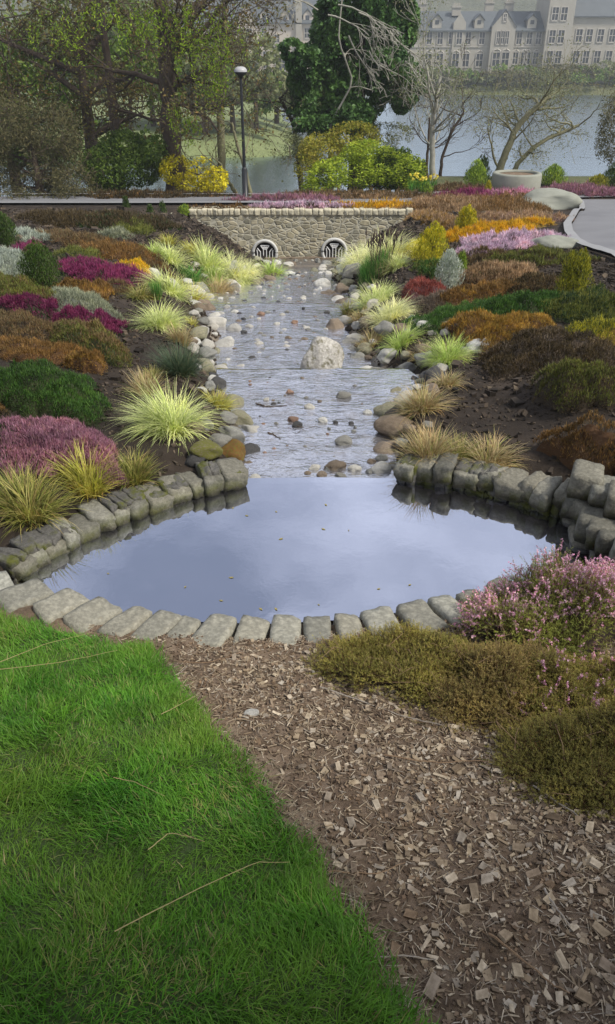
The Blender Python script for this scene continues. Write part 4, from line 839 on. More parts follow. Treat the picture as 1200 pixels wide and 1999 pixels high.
G_ = [
 (333,800,72,66,GP,'largest pale striped grass clump arching on the left bank beside the lower stream',1100,1.0,1.2),
 (285,748,38,34,GS,'brown straw grass behind the largest pale clump on the left bank',420,.7,1),
 (425,780,36,22,GY,'yellow green grass clump between the largest pale clump and the stream',420,.9,1),
 (352,705,52,44,GD,'dark green rushy grass clump beside the grey green rock',800,.7,1),
 (351,655,28,28,GS,'tan upright grass clump above the dark rushy one',450,.6,1),
 (314,618,44,34,GP,'pale lime grass clump alone at the trench edge on the left bank',750,1,1),
 (372,627,16,10,GY,'small yellow tuft beside the lone pale lime clump',200,.9,1),
 (300,725,24,20,GO,'small olive grass tuft behind the largest pale clump',200,.9,1),
 (330,553,44,34,GP,'pale arching grass clump at the left of the back group, over the yellow tufts',700,1,1),
 (276,572,34,17,GO,'olive yellow low grass at the trench side of the left back group',350,1.1,1),
 (306,570,16,24,GG,'dark green upright tuft in the left back group',260,.4,1),
 (372,573,42,22,GY,'yellow ochre low grass clump along the rocks, left end of its band',420,1,1),
 (425,563,40,22,GS,'straw ochre low grass clump along the rocks, right end of its band',420,1,1),
 (376,540,36,17,GG,'bright green grass in the middle of the left back group',350,.8,1),
 (416,538,28,20,GLm,'lime green grass just behind the straw ochre clump by the rocks',350,.8,1),
 (331,494,30,28,GP,'pale grass clump in the back row left of the culvert wall foot',500,1,1),
 (300,488,20,18,GLm,'small lime clump at the far left of the back row',300,1,1),
 (372,484,22,16,GY,'small yellow tuft in the back row against the wall',260,1,1),
 (402,500,38,32,GP,'tall pale clump in the back row close to the wall',600,1,1),
 (328,470,22,13,GY,'yellow tuft topmost beside the stepped wall end',250,.8,1),
 (455,520,36,34,GC,'cream grass clump beside the left culvert grate',650,1,1),
 (488,524,18,18,GC,'small cream grass clump under the left culvert grate',300,1,1),
 (528,528,34,21,GLm,'lime yellow grass clump right under the left culvert grate at the stream edge',520,1,1),
 (470,548,30,18,GP,'pale low clump above the grey rocks of the left back group',350,1,1),
 (172,925,66,42,GY,'yellow green spiky grass behind the left pond wall',620,.65,1.15),
 (262,915,54,34,GO,'olive green spiky grass at the bend of the left pond wall',520,.7,1.1),
 (55,968,88,50,GO,'olive yellow spiky grass at the left edge near the pond wall',800,.9,1.15),
 (752,486,44,42,GC,'tallest cream grass clump in front of the wall on the right bank',900,1,1),
 (700,505,40,28,GC,'cream grass clump leaning to the stream beside the right culvert grate',700,1,1),
 (775,510,26,24,GP,'pale grass clump between the tallest cream one and the gold conifer',400,1,1),
 (728,537,50,24,GG,'vivid green upright grass under the cream clumps on the right bank',900,.4,1),
 (735,578,44,25,GP,'pale grass clump upstream of the pair on the right bank',600,1,1),
 (762,606,44,28,GC,'cream lime grass clump, lower of the pair on the right bank',650,1,1),
 (680,602,18,20,GO,'olive tuft at the water edge on the right bank',260,.7,1),
 (704,614,22,18,GS,'straw tuft between the olive tuft and the cream lime clump',300,.9,1),
 (785,655,40,28,GLm,'lime grass clump above the heap of round cobbles',650,1,1),
 (725,662,38,20,GS,'straw coloured grass at the left of the lime clump above the cobbles',480,.9,1),
 (872,684,48,34,GLm,'brightest lime grass clump alone at the edge of the bare soil, right bank',850,1,1),
 (822,684,26,15,GS,'low straw tuft between the two lime clumps on the right bank',300,1,1),
 (822,778,50,42,GS,'straw coloured grass hanging over the right bank rocks of the lower stream',750,.85,1),
 (872,738,32,24,GS,'straw tuft below the lone lime clump',350,.9,1),
 (832,872,66,42,GS,'straw and green spiky grass behind the right pond wall near the stream mouth',900,.75,1.1),
 (890,880,40,36,GO,'olive spiky grass joining the two straw clumps behind the right pond wall',400,.7,1.1),
 (952,890,64,30,GS,'low straw grass along the middle of the right pond wall',650,.9,1.1),
]
for (cx, cy, wx, wy, mt, lab, n, ar, wd) in G_:
    grass_clump(cx, cy, wx, wy, mt, lab, n, ar, wd, up=1 if ar < .5 else 0, spikes=0)
gsp = grass_clump(742, 522, 34, 36, GS, 'clump of thin stems with dark seed heads rising from the vivid green grass', 120, .5, .8, spikes=26)

# upright dwarf conifers
def conifer(cx, cy, wx, wy, mats, label, n=5200, tip=.5, name='dwarf_conifer', cat='conifer', lobes=7, group=None, leaf=1.0):
    P = g(cx, cy+wy*.9); s = pxm(P); Rr = wx/s; Hh = 2*wy/s*1.02; r = np.random.default_rng(int(cx*3+cy)); root = empty(name, P, label, cat, group)
    b = MB(); tube(b, [(0, 0, -.03), (0, 0, Hh*.3), (0, 0, Hh*.6)], [Rr*.10, Rr*.08, Rr*.03], 8); b.build('trunk', M['bark'], root)
    b = MB(); sp = max(3.0/s, .02)*leaf; pts = []; azs = []; tl = []
    for k in range(lobes):
        an = k*2.4+r.uniform(-.3, .3); off = Rr*((.55 if tip < 1 else .45) if k else 0); cx_, cy_ = math.cos(an)*off, math.sin(an)*off; h1 = Hh*(1 if k == 0 else (r.uniform(.78, 1.0) if tip < 1 else r.uniform(.7, .97))); rr = Rr*(.50 if tip < 1 else .66)
        m = n//lobes; z = r.beta(1.25, 1.1, m); prof = (1-z**3)**.8*(.72+.28*np.sin(z*9+k)) if tip < 1 else np.sin(np.pi*np.clip(z, 0, 1)**.85)**.6; a2 = r.uniform(0, 6.28, m); q = rr*prof*np.sqrt(r.uniform(.45, 1.05, m))
        pts.append(np.column_stack([cx_*(1-.4*z)+np.cos(a2)*q, cy_*(1-.4*z)+np.sin(a2)*q, z*h1*.93])); azs.append(a2); tl.append(np.clip(.40-.3*z+r.normal(0, .3, m), -.5, 1.3))
    p_ = np.concatenate(pts); a_ = np.concatenate(azs); t_ = np.concatenate(tl); nn = len(p_)
    keepn = fbm(p_*(3.2/max(Rr, .1))+cx, 2) > -.55; p_, a_, t_ = p_[keepn], a_[keepn], t_[keepn]; nn = len(p_)
    half = r.random(nn) < .3
    blades(b, p_[~half], sp*r.uniform(.8, 1.8, (~half).sum()), sp*r.uniform(.3, .55, (~half).sum()), a_[~half], t_[~half], r.uniform(-.3, .3, (~half).sum()), 2, 0, r)
    blades(b, p_[half], sp*r.uniform(.8, 1.8, half.sum()), sp*r.uniform(.3, .55, half.sum()), a_[half], t_[half], r.uniform(-.3, .3, half.sum()), 2, 1, r)
    b.build('foliage', mats, root); return root
CG = [fol('c_gold', [(.42,.36,.01), (.58,.50,.02), (.68,.58,.05)], .25), fol('c_gold2', [(.20,.26,.02), (.34,.34,.02)], .25)]
CGG = [fol('c_goldgreen', [(.20,.20,.015), (.34,.33,.025), (.46,.42,.04)], .25), fol('c_goldgreen2', [(.08,.11,.015), (.14,.16,.02)], .25)]
CD = [fol('c_dark', [(.022,.05,.008), (.05,.10,.012), (.08,.14,.02)], .2), fol('c_dark2', [(.02,.035,.01), (.13,.16,.06)], .2)]
CLm = [fol('c_lime', [(.16,.26,.02), (.28,.40,.04), (.38,.48,.06)], .25), fol('c_lime2', [(.07,.13,.02), (.14,.22,.03)], .25)]
CS = [fol('c_silver', [(.36,.41,.34), (.52,.56,.48), (.64,.67,.58)], .2), fol('c_silver2', [(.25,.30,.2), (.4,.45,.33)], .2)]
conifer(843, 478, 44, 43, CG, 'tall golden yellow dwarf conifer beside the right end of the culvert wall', 7000)
conifer(911, 430, 28, 26, CG, 'short golden yellow dwarf conifer above the orange heather strip', 4200)
conifer(1118, 540, 42, 48, CGG, 'olive gold upright conifer near the path at the right edge', 7000)
conifer(875, 528, 29, 38, CS, 'silver white feathery shrub on the right bank', 5000, tip=1.2, name='silver_shrub', cat='shrub')
conifer(898, 520, 16, 28, CLm, 'narrow green shrub tucked behind the silver white shrub', 2200, name='green_shrub', cat='shrub')
conifer(84, 522, 46, 48, CD, 'dark green round dwarf conifer on the left bank', 9000, tip=1.2)
conifer(14, 452, 28, 32, CD, 'dark conifer at the left edge above the silver shrub', 5000, tip=1.2)
conifer(929, 344, 26, 26, CLm, 'round lime green bush above the magenta heather', 3500, tip=1.3, name='round_bush', cat='bush')
conifer(940, 330, 18, 22, CD, 'pointed dark green bush behind the round lime bush', 2000, name='pointed_bush', cat='bush')
conifer(952, 369, 9, 12, CG, 'tiny gold conifer below the round lime bush', 900)
conifer(1078, 345, 27, 20, CLm, 'rounded green bush right of the stone planter', 3500, tip=1.3, name='round_bush', cat='bush')
conifer(1165, 358, 22, 14, CGG, 'dull gold low bush by the right edge beyond the path', 1800, tip=1.3, name='low_bush', cat='bush')
conifer(1195, 345, 24, 24, CD, 'dark bush cut by the right edge beyond the path', 2200, tip=1.3, name='dark_bush', cat='bush')
conifer(274, 361, 19, 15, CLm, 'small yellow green bush on the far verge at the left', 1800, tip=1.3, name='small_bush', cat='bush')
conifer(356, 364, 24, 19, CLm, 'green bush at the foot of the yellow forsythia', 2200, tip=1.3, name='small_bush', cat='bush')
conifer(361, 412, 14, 11, CLm, 'little green tuft shrub at the left end of the wall top', 900, tip=1.3, name='small_bush', cat='bush')
conifer(248, 404, 11, 18, CD, 'upright dark sprig shrub in front of the road', 900, name='small_shrub', cat='shrub')
conifer(294, 412, 10, 10, CD, 'tiny dark shrub in front of the road', 600, name='small_shrub', cat='shrub')
conifer(318, 408, 10, 12, CD, 'thin dark shrub nearest the wall end in front of the road', 600, name='small_shrub', cat='shrub')
conifer(833, 372, 13, 13, CLm, 'small clipped green bush beside the daffodils', 1100, tip=1.3, name='small_bush', cat='bush')

# near heathers at the lower right, built with stems, needle leaves and flower spikes
def near_heather(cx, cy, wx, wy, H, nst, leafm, flowm, fl, label, flp=None, stem=.05, rot=0):
    H = H*.72; C, U, V = foot(cx, cy, wx, wy, H, rot); r = np.random.default_rng(int(cx+cy)); root = empty('heather', C, label, 'heather', 'shrub clumps in the heather beds')
    a = r.uniform(-1.1, 1.1, (nst*2, 2)); th = np.arctan2(a[:, 1], a[:, 0]); lim = 1+.14*np.sin(3*th+cx)+.08*np.sin(8*th); rn = np.hypot(a[:, 0], a[:, 1])/lim; k = rn < 1; a, rn = a[k][:nst], rn[k][:nst]; n = len(a)
    nc = max(60, n//16); cen = a[:nc]; idx = r.integers(0, nc, n); lr_ = np.array([1/np.linalg.norm(U), 1/np.linalg.norm(V)]); dl_ = r.normal(0, .022, (n, 2)); a = np.where((r.random(n) < .8)[:, None], cen[idx]+dl_*lr_, a); rn = np.minimum(np.hypot(a[:, 0], a[:, 1])/1.0, .999); loc = np.arctan2(dl_[:, 1], dl_[:, 0])
    X = C[0]+a[:, 0]*U[0]+a[:, 1]*V[0]; Y = C[1]+a[:, 0]*U[1]+a[:, 1]*V[1]; lum = fb2(X, Y, 6, 3, 2)
    h = H*np.sqrt(np.clip(1-rn**2.4, 0, 1))*(.8+.65*lum); base = np.column_stack([X, Y, T(X, Y)+h*r.uniform(.45, .95, n)])-C
    out = np.arctan2(a[:, 0]*U[1]+a[:, 1]*V[1], a[:, 0]*U[0]+a[:, 1]*V[0])+r.normal(0, .7, n); out = np.where(r.random(n) < .6, loc, out); tl = np.clip(.6+rn**2*.5+r.normal(0, .6, n), -.2, 1.8); L_ = stem*r.uniform(.6, 1.4, n)
    d = np.column_stack([np.sin(tl)*np.cos(out), np.sin(tl)*np.sin(out), np.cos(tl)]); bend = np.column_stack([0*tl, 0*tl, .35*np.ones(n)])
    b = MB(); blades(b, base, L_, np.full(n, .0022), out, tl, r.uniform(-.6, .2, n), 2, 0, r); b.build('stems', WOOD['rust'], root)
    ns = 34; k2 = r.integers(0, n, ns); bs = base[k2].copy(); bs[:, 2] += .012; b = MB()
    for q_ in range(ns):
        a_ = r.uniform(0, 6.28); l = r.uniform(.05, .16); e_ = bs[q_]+np.array([math.cos(a_)*l, math.sin(a_)*l, r.uniform(-.01, .05)]); tube(b, [bs[q_], (bs[q_]+e_)/2+r.normal(0, .012, 3)+[0, 0, .012], e_], [.0014, .0011, .0007], 4, cap=False)
    b.build('bare_stems', M['twig'], root)
    # needles round each stem
    m = 20; t = r.beta(2.2, 1.0, (n, m)); p = base[:, None]+d[:, None]*(L_[:, None]*t)[..., None]; an = r.uniform(0, 6.28, (n, m)); az = an.ravel()
    b = MB(); P_ = p.reshape(-1, 3); blades(b, P_, r.uniform(.004, .0085, len(P_)), r.uniform(.0020, .0036, len(P_)), az, np.clip(np.repeat(tl, m)*.5+r.uniform(.3, 1.1, len(P_)), 0, 1.8), r.uniform(-.4, .2, len(P_)), 1, 0, r)
    b.build('foliage', leafm, root)
    if fl:
        sel = np.where(r.random(n) < (fl if flp is None else fl*flp(X, Y)))[0]
        b = MB(); m = 22; t = r.uniform(.55, 1.12, (len(sel), m)); p = base[sel][:, None]+d[sel][:, None]*(L_[sel][:, None]*t)[..., None]; P_ = p.reshape(-1, 3)+r.normal(0, .0022, (len(sel)*m, 3)); P_[:, 2] += .004
        cards(b, P_, .0042, 0, r, asp=.6); b.build('flower_spikes', flowm, root)
    # shaded woody tangle below
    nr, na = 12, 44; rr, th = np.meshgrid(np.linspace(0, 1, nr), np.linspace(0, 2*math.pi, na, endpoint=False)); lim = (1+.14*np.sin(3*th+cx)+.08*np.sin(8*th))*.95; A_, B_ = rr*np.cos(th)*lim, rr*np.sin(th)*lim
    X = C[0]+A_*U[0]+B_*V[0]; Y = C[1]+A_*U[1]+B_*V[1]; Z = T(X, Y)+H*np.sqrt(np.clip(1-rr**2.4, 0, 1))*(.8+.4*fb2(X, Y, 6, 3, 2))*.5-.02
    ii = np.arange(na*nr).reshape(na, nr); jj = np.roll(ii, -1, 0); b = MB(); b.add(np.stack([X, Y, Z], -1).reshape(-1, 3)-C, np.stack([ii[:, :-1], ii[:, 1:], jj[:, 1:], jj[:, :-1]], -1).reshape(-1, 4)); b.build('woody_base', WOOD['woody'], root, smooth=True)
NH1 = fol('nh_green', [(.12,.13,.02), (.22,.21,.035), (.34,.30,.07), (.40,.30,.11)], .3); NH2 = fol('nh_brown', [(.16,.13,.035), (.28,.21,.06), (.40,.28,.12), (.22,.22,.04)], .3)
NH3 = fol('nh_bright', [(.16,.20,.03), (.26,.30,.05), (.36,.36,.10)], .3); NH4 = fol('nh_dark', [(.10,.10,.022), (.19,.17,.035), (.30,.25,.07)], .25); NF = fol('nh_pink', [(.58,.20,.36), (.72,.36,.52), (.80,.54,.66), (.66,.42,.40)], .3)
near_heather(1100, 1180, 190, 110, .30, 6500, NH3, NF, .42, 'pink flowering heather spilling over the right rim of the pond', flp=lambda X, Y: np.clip((Y-2.28)/.25, .08, 1)*(1+.6*fb2(X, Y, 5, 2)), stem=.07, rot=-.1)
near_heather(790, 1285, 155, 85, .15, 6000, NH1, None, 0, 'trailing green heather creeping over the edging stones and soil', rot=.1)
near_heather(975, 1320, 150, 95, .19, 6200, NH2, None, 0, 'brownish low heather between the trailing one and the dark one')
near_heather(1145, 1320, 150, 105, .27, 6000, NH1, NF, .03, 'green heather with few pink tips below the pink flowering one')
near_heather(1150, 1450, 160, 120, .22, 6200, NH4, None, 0, 'dark green heather lowest at the right edge of the mulch')

# ------------------------------------------------------------------ culvert wall, grates, road, lamp
YW = 22.0
def wall_mat():
    m, t, p, o = new_mat('rubble_masonry'); tc_ = t.nodes.new('ShaderNodeTexCoord'); mp_ = t.nodes.new('ShaderNodeMapping'); mp_.inputs['Scale'].default_value = (5.4, 5.4, 8.6); t.links.new(tc_.outputs['Object'], mp_.inputs[0])
    wn = noise(t, 2.2, 3); vec = mixc(t, .10, mp_.outputs[0], wn.outputs['Color'], 'ADD')
    v = t.nodes.new('ShaderNodeTexVoronoi'); v.inputs['Scale'].default_value = 1.0; v.inputs['Randomness'].default_value = .85; t.links.new(vec, v.inputs['Vector'])
    e = t.nodes.new('ShaderNodeTexVoronoi'); e.feature = 'DISTANCE_TO_EDGE'; e.inputs['Scale'].default_value = 1.0; e.inputs['Randomness'].default_value = .85; t.links.new(vec, e.inputs['Vector'])
    s = t.nodes.new('ShaderNodeSeparateColor'); t.links.new(v.outputs['Color'], s.inputs[0])
    c = ramp(t, [(.22,.20,.14), (.31,.28,.195), (.39,.35,.25), (.23,.22,.17), (.42,.38,.27), (.16,.155,.12), (.34,.31,.215)], s.outputs[0]).outputs['Color']
    n = noise(t, 9, 6); c = mixc(t, 1.0, c, ramp(t, [(.3, (.65,.65,.62)), (.7, (1.25,1.22,1.15))], n.outputs['Fac']).outputs['Color'], 'MULTIPLY')
    er = ramp(t, [(.02, (.8,.8,.8)), (.10, (0,0,0))], e.outputs['Distance']).outputs['Color']; c = mixc(t, er, c, (.42,.40,.32))
    n3 = noise(t, 1.1, 4); st = ramp(t, [(.60, (0,0,0)), (.72, (1,1,1))], n3.outputs['Fac']).outputs['Color']; c = mixc(t, st, c, mixc(t, .5, c, (.20,.19,.08)))
    t.links.new(c, p.inputs['Base Color']); p.inputs['Roughness'].default_value = .9
    hr = ramp(t, [(.0, (0,0,0)), (.14, (1,1,1))], e.outputs['Distance']); ad = mixc(t, .3, hr.outputs['Color'], n.outputs['Fac'], 'ADD'); bump(t, p, ad, .7, .03); return m
M['masonry'] = wall_mat()
def wx_(px, py): return depth_at(px, py, YW)
x0, x1 = wx_(370, 415)[0], wx_(796, 415)[0]; xa, xb = wx_(334, 440)[0], wx_(822, 425)[0]
zt = wx_(600, 417)[2]; zbm = -4.0
wroot = empty('culvert_wall', ((x0+x1)/2, YW, -3.5), 'low rubble stone wall over the stream with two round barred culverts', 'wall')
wc = np.array(wroot.location)
b = MB()
def wbox(b, X0, X1, Y0, Y1, Z0, Z1): box(b, X0-wc[0], X1-wc[0], Y0-wc[1], Y1-wc[1], Z0-wc[2], Z1-wc[2])
wbox(b, x0, x1, YW, YW+.45, zbm, zt)
body = b.build('masonry', M['masonry'], wroot)
cg = [wx_(517, 494), wx_(652, 491)]; rg = 23/pxm(cg[0])
cut = MB()
for q in cg:
    a = np.arange(40)*2*math.pi/40; V = [(q[0]-wc[0]+rg*math.cos(t), yy, q[2]-wc[2]+rg*math.sin(t)) for yy in (-.2, .9) for t in a]
    cut.add(V, [tuple(range(39, -1, -1))]); cut.add(V, [tuple(range(40, 80))]); cut.add(V, [(i, (i+1) % 40, 40+(i+1) % 40, 40+i) for i in range(40)])
cv = MB(); off_ = 0
Vall = np.concatenate([cut.v[0], cut.v[3]]) if len(cut.v) > 3 else cut.v[0]
me = bpy.data.meshes.new('cut'); fl_ = []
for k in range(len(cg)):
    o_ = k*80; fl_ += [tuple(o_+i for i in range(39, -1, -1)), tuple(o_+i for i in range(40, 80))] + [(o_+i, o_+(i+1) % 40, o_+40+(i+1) % 40, o_+40+i) for i in range(40)]
me.from_pydata([tuple(v) for v in Vall], [], fl_); me.update(); co = bpy.data.objects.new('cut', me); COL.objects.link(co); co.parent = wroot
bpy.context.view_layer.update()
bmm = bmesh.new(); bmm.from_mesh(me); bmesh.ops.recalc_face_normals(bmm, faces=bmm.faces); bmm.to_mesh(me); bmm.free()
bmm = bmesh.new(); bmm.from_mesh(body.data); bmesh.ops.recalc_face_normals(bmm, faces=bmm.faces); bmm.to_mesh(body.data); bmm.free()
md = body.modifiers.new('holes', 'BOOLEAN'); md.operation = 'DIFFERENCE'; md.object = co; md.solver = 'EXACT'
bpy.context.view_layer.update(); dg = bpy.context.evaluated_depsgraph_get(); nm = bpy.data.meshes.new_from_object(body.evaluated_get(dg)); body.modifiers.clear(); body.data = nm; bpy.data.objects.remove(co)
nm.materials.clear(); nm.materials.append(M['masonry'])
b = MB(); wbox(b, xa, x0-.003, YW+.05, YW+.5, zbm, zt-.16); wbox(b, x1+.003, xb, YW+.05, YW+.5, zbm, zt-.18); wbox(b, xa-.25, xa-.003, YW+.1, YW+.55, zbm, zt-.42); wbox(b, xb+.003, xb+.2, YW+.1, YW+.5, zbm, zt-.4)
b.build('stepped_end', M['masonry'], wroot)
r = np.random.default_rng(9); x = x0-.02; 
M['wcope'] = stone_mat('wall_coping', [(.30,.28,.20), (.42,.39,.29), (.52,.49,.38)], 7, rnd=.3)
cp = MB()
while x < x1:
    l = r.uniform(.10, .22); V, Fc = block(l*1.02, .50, .17*r.uniform(.9, 1.1), r, .02); cp.add(rot_place(V, r.normal(0, .03), (x+l/2-wc[0], .22, zt-wc[2]-.06)), Fc); x += l*.99
for xx, zz in [(xa+.14, zt-.2), (xb-.1, zt-.22), (xa-.1, zt-.46), (xb+.1, zt-.44)]:
    V, Fc = block(.3, .48, .2, r, .03); cp.add(rot_place(V, 0, (xx-wc[0], .28, zz-wc[2])), Fc)
cp.build('coping', M['wcope'], wroot, smooth=True)
b = MB(); V = []; 
for q_ in range(15):
    l = .55; V, Fc = block(l, .12, .13, r, .06); b.add(rot_place(V, 0, (-2.8+q_*.4, -.03, -3.47-wc[2]+.02*r.random())), Fc)
b.build('footing', M['brown'], wroot, smooth=True)
for k, q in enumerate(cg):
    qx, qz = q[0]-wc[0], q[2]-wc[2]
    b = MB(); a = np.linspace(-.24*math.pi, 1.24*math.pi, 40); tube(b, [(qx+rg*math.cos(t), -.03, qz+rg*math.sin(t)) for t in a], .045, 8); b.build('culvert_rim', M['ring'], wroot, smooth=True)
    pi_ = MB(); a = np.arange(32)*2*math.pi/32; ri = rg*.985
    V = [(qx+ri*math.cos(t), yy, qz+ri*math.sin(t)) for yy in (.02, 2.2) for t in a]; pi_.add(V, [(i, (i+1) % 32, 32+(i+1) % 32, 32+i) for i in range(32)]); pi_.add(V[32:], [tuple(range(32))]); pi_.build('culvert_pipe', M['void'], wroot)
    gr = MB(); rb = .016; yb = -.02; Rr = rg*.86; bot = -rg*.62
    tube(gr, [(qx-Rr*.72, yb, qz+bot), (qx+Rr*.72, yb, qz+bot)], rb, 6)
    for sx_ in (-1, 1):
        for xo, h1, xt, ht_ in ((.15, .34, .42, .70), (.45, .10, .74, .45), (.74, .0, .80, .30)):
            tube(gr, [(qx+sx_*xo*Rr, yb, qz+bot), (qx+sx_*xo*Rr, yb, qz+h1*Rr), (qx+sx_*xt*Rr, yb, qz+ht_*Rr)], rb, 6)
    tube(gr, [(qx-.42*Rr, yb, qz+.70*Rr), (qx+.42*Rr, yb, qz+.70*Rr)], rb, 6); tube(gr, [(qx-.16*Rr, yb, qz+.36*Rr), (qx+.16*Rr, yb, qz+.36*Rr)], rb, 6); tube(gr, [(qx-.25*Rr, yb, qz+.52*Rr), (qx+.25*Rr, yb, qz+.52*Rr)], rb, 6)
    for xo in (-.2, 0, .2): tube(gr, [(qx+xo*Rr*.5, yb, qz+.36*Rr), (qx+xo*Rr, yb, qz+.70*Rr)], rb*.7, 5)
    gr.build('grate', M['gratebar'], wroot)

# road behind the wall, kerbs, path on the right
def ribbon(name, L_, R_, mat, lift, label, zf=None):
    L_, R_ = np.array(L_), np.array(R_); t = np.linspace(0, 1, 80); tl = np.linspace(0, 1, len(L_)); A = np.stack([np.interp(t, tl, L_[:, k]) for k in (0, 1)], -1); B = np.stack([np.interp(t, tl, R_[:, k]) for k in (0, 1)], -1)
    b = MB(); V = []
    for f in np.linspace(0, 1, 8): q = A*(1-f)+B*f; V.append(np.column_stack([q, (zf or side)(q[:, 0], q[:, 1])+lift]))
    V = np.array(V); i = np.arange(V.shape[0]*V.shape[1]).reshape(V.shape[:2]); b.add(V.reshape(-1, 3), np.stack([i[:-1, :-1], i[:-1, 1:], i[1:, 1:], i[1:, :-1]], -1).reshape(-1, 4))
    o = b.build(name, mat, smooth=True); tag(o, label, kind='structure'); return o
ribbon('road', [(-40, 23.05), (-5, 23.05), (4.2, 23.2), (9, 24)], [(-40, 24.3), (-5, 24.3), (4.2, 24.3), (9, 25)], M['asphalt'], .05, 'grey tarmac path crossing behind the culvert wall')
ribbon('kerb', [(-40, 24.302), (-5, 24.302), (4.2, 24.302)], [(-40, 24.42), (-5, 24.42), (4.2, 24.42)], M['kerb'], .12, 'pale kerb on the far side of the tarmac path')
ribbon('kerb', [(-40, 22.93), (-5, 22.93), (4.2, 23.08)], [(-40, 23.048), (-5, 23.048), (4.2, 23.198)], M['kerb'], .08, 'pale kerb on the near side of the tarmac path')
PK = on_surface([1230,1190,1140,1112,1100,1098,1110,1130,1128,1118], [540,508,492,478,462,445,428,412,400,392], lambda x, y: side(x, y))[:, :2]
PKo = PK + np.array([(.16, .02)]*len(PK)); far = PK+np.array([(6.5, 0.0)]*len(PK))
far[:, 0] = np.maximum(far[:, 0], 12)
ribbon('path', PKo, far, M['asphalt'], .03, 'wide tarmac path curving away at the right edge'); ribbon('kerb', PK, PKo-np.array([.003, 0]), M['kerb'], .09, 'pale kerb curving along the right hand path')
# boulders beside the path, stone planter
M['wroc'] = M['pathstone']
put(1085, 484, 92, kind='pathstone', form='a', asp=.7, ht=.36, name='boulder', cat='boulder', label='pale flat boulder beside the right hand path below the kerb bend', seed=1)
put(1075, 402, 118, kind='pathstone', form='a', asp=.8, ht=.34, name='boulder', cat='boulder', label='largest pale flat boulder at the top of the right hand bed', seed=4)
put(1055, 386, 60, kind='pathstone', form='a', asp=.6, ht=.3, name='boulder', cat='boulder', label='smaller pale slab behind the largest flat boulder', seed=0)
put(848, 385, 30, kind='pathstone', form='a', asp=.6, ht=.4, name='boulder', cat='boulder', label='small pale stone at the foot of the daffodils', seed=5)
P = g(1005, 372); s = pxm(P); b = MB(); rr = 47/s
lathe(b, [(rr*.98, -.2), (rr, .0), (rr*1.0, .46), (rr*.97, .5), (rr*.80, .505), (rr*.78, .45)], 40); pr = b.build('planter_wall', M['pathstone'], None, True)
pt = empty('stone_planter', P, 'round pale stone planter among pink heathers near the river', 'planter'); pr.parent = pt
b = MB(); lathe(b, [(rr*.79, .44), (.001, .46)], 40); b.build('planter_soil', M['soil'], pt)
# daffodils
P = g(825, 374); s = pxm(P); r = np.random.default_rng(2); rt = empty('daffodils', P, 'yellow daffodils in flower beside the big green bush', 'daffodils')
n = 160; q = np.column_stack([r.uniform(-.42, .42, n), r.uniform(-.2, .2, n), np.zeros(n)]); b = MB(); blades(b, q, r.uniform(.25, .45, n), np.full(n, .022), r.uniform(0, 6.28, n), r.uniform(0, .3, n), r.uniform(0, .5, n), 3, 0, r); b.build('leaves', GG, rt)
b = MB(); n = 26; q = np.column_stack([r.uniform(-.42, .42, n), r.uniform(-.2, .2, n), r.uniform(.32, .5, n)])
for _ in range(8): cards(b, q+r.normal(0, .012, q.shape), .045, 0, r, asp=.7)
b.build('flowers', fol('daff', [(.75,.62,.04), (.85,.75,.15)], .2), rt)
# lamp post
P = g(479, 387); s = pxm(P); top = depth_at(468, 137, P[1]); h = top[2]-P[2]
lr = empty('street_lamp', P, 'slim black lamp post with pale dome lamp beside the road', 'street lamp')
b = MB(); lathe(b, [(.11, -.1), (.11, .02), (.085, .03), (.085, .78), (.065, .82), (.05, .84)], 16); b.build('base', M['metal'], lr, True)
b = MB(); lathe(b, [(.048, .80), (.040, h*.6), (.034, h-.2)], 12); b.build('pole', M['metal'], lr, True)
b = MB(); lathe(b, [(.035, h-.22), (.06, h-.16), (.14, h-.10), (.17, h-.07), (.17, h-.05), (.001, h-.05)], 20); b.build('lamp_housing', M['metal'], lr, True)
b = MB(); lathe(b, [(.18, h-.048), (.178, h+.0), (.14, h+.05), (.08, h+.08), (.001, h+.085)], 24); b.build('lamp_cap', M['lampwhite'], lr, True)

# ------------------------------------------------------------------ trees
def grow(r, p, d, L_, rad, depth, out, tips, up=.1, spread=.6, nseg=5, kids=(3, 5), shrink=.62, wob=.18, minr=.006):
    d = d/np.linalg.norm(d); pts = [p.copy()]; rs = [rad]; q = p.copy()
    for i in range(nseg):
        d = d + r.normal(0, wob, 3); d[2] += up; d /= np.linalg.norm(d); q = q+d*L_/nseg; pts.append(q.copy()); rs.append(max(rad*(1-.62*(i+1)/nseg), minr))
    out.append((np.array(pts), np.array(rs)))
    if depth <= 0: tips.append((np.array(pts), d)); return
    for k in range(int(r.integers(*kids))):
        i = int(r.integers(max(1, nseg//3), nseg+1)); ax = r.normal(size=3); ax -= ax.dot(d)*d; ax /= np.linalg.norm(ax)+1e-9; nd = d+ax*spread*r.uniform(.6, 1.5)
        grow(r, pts[i], nd, L_*shrink*r.uniform(.75, 1.2), max(rs[i]*.62, minr), depth-1, out, tips, up, spread, max(3, nseg-1), kids, shrink, wob, minr)
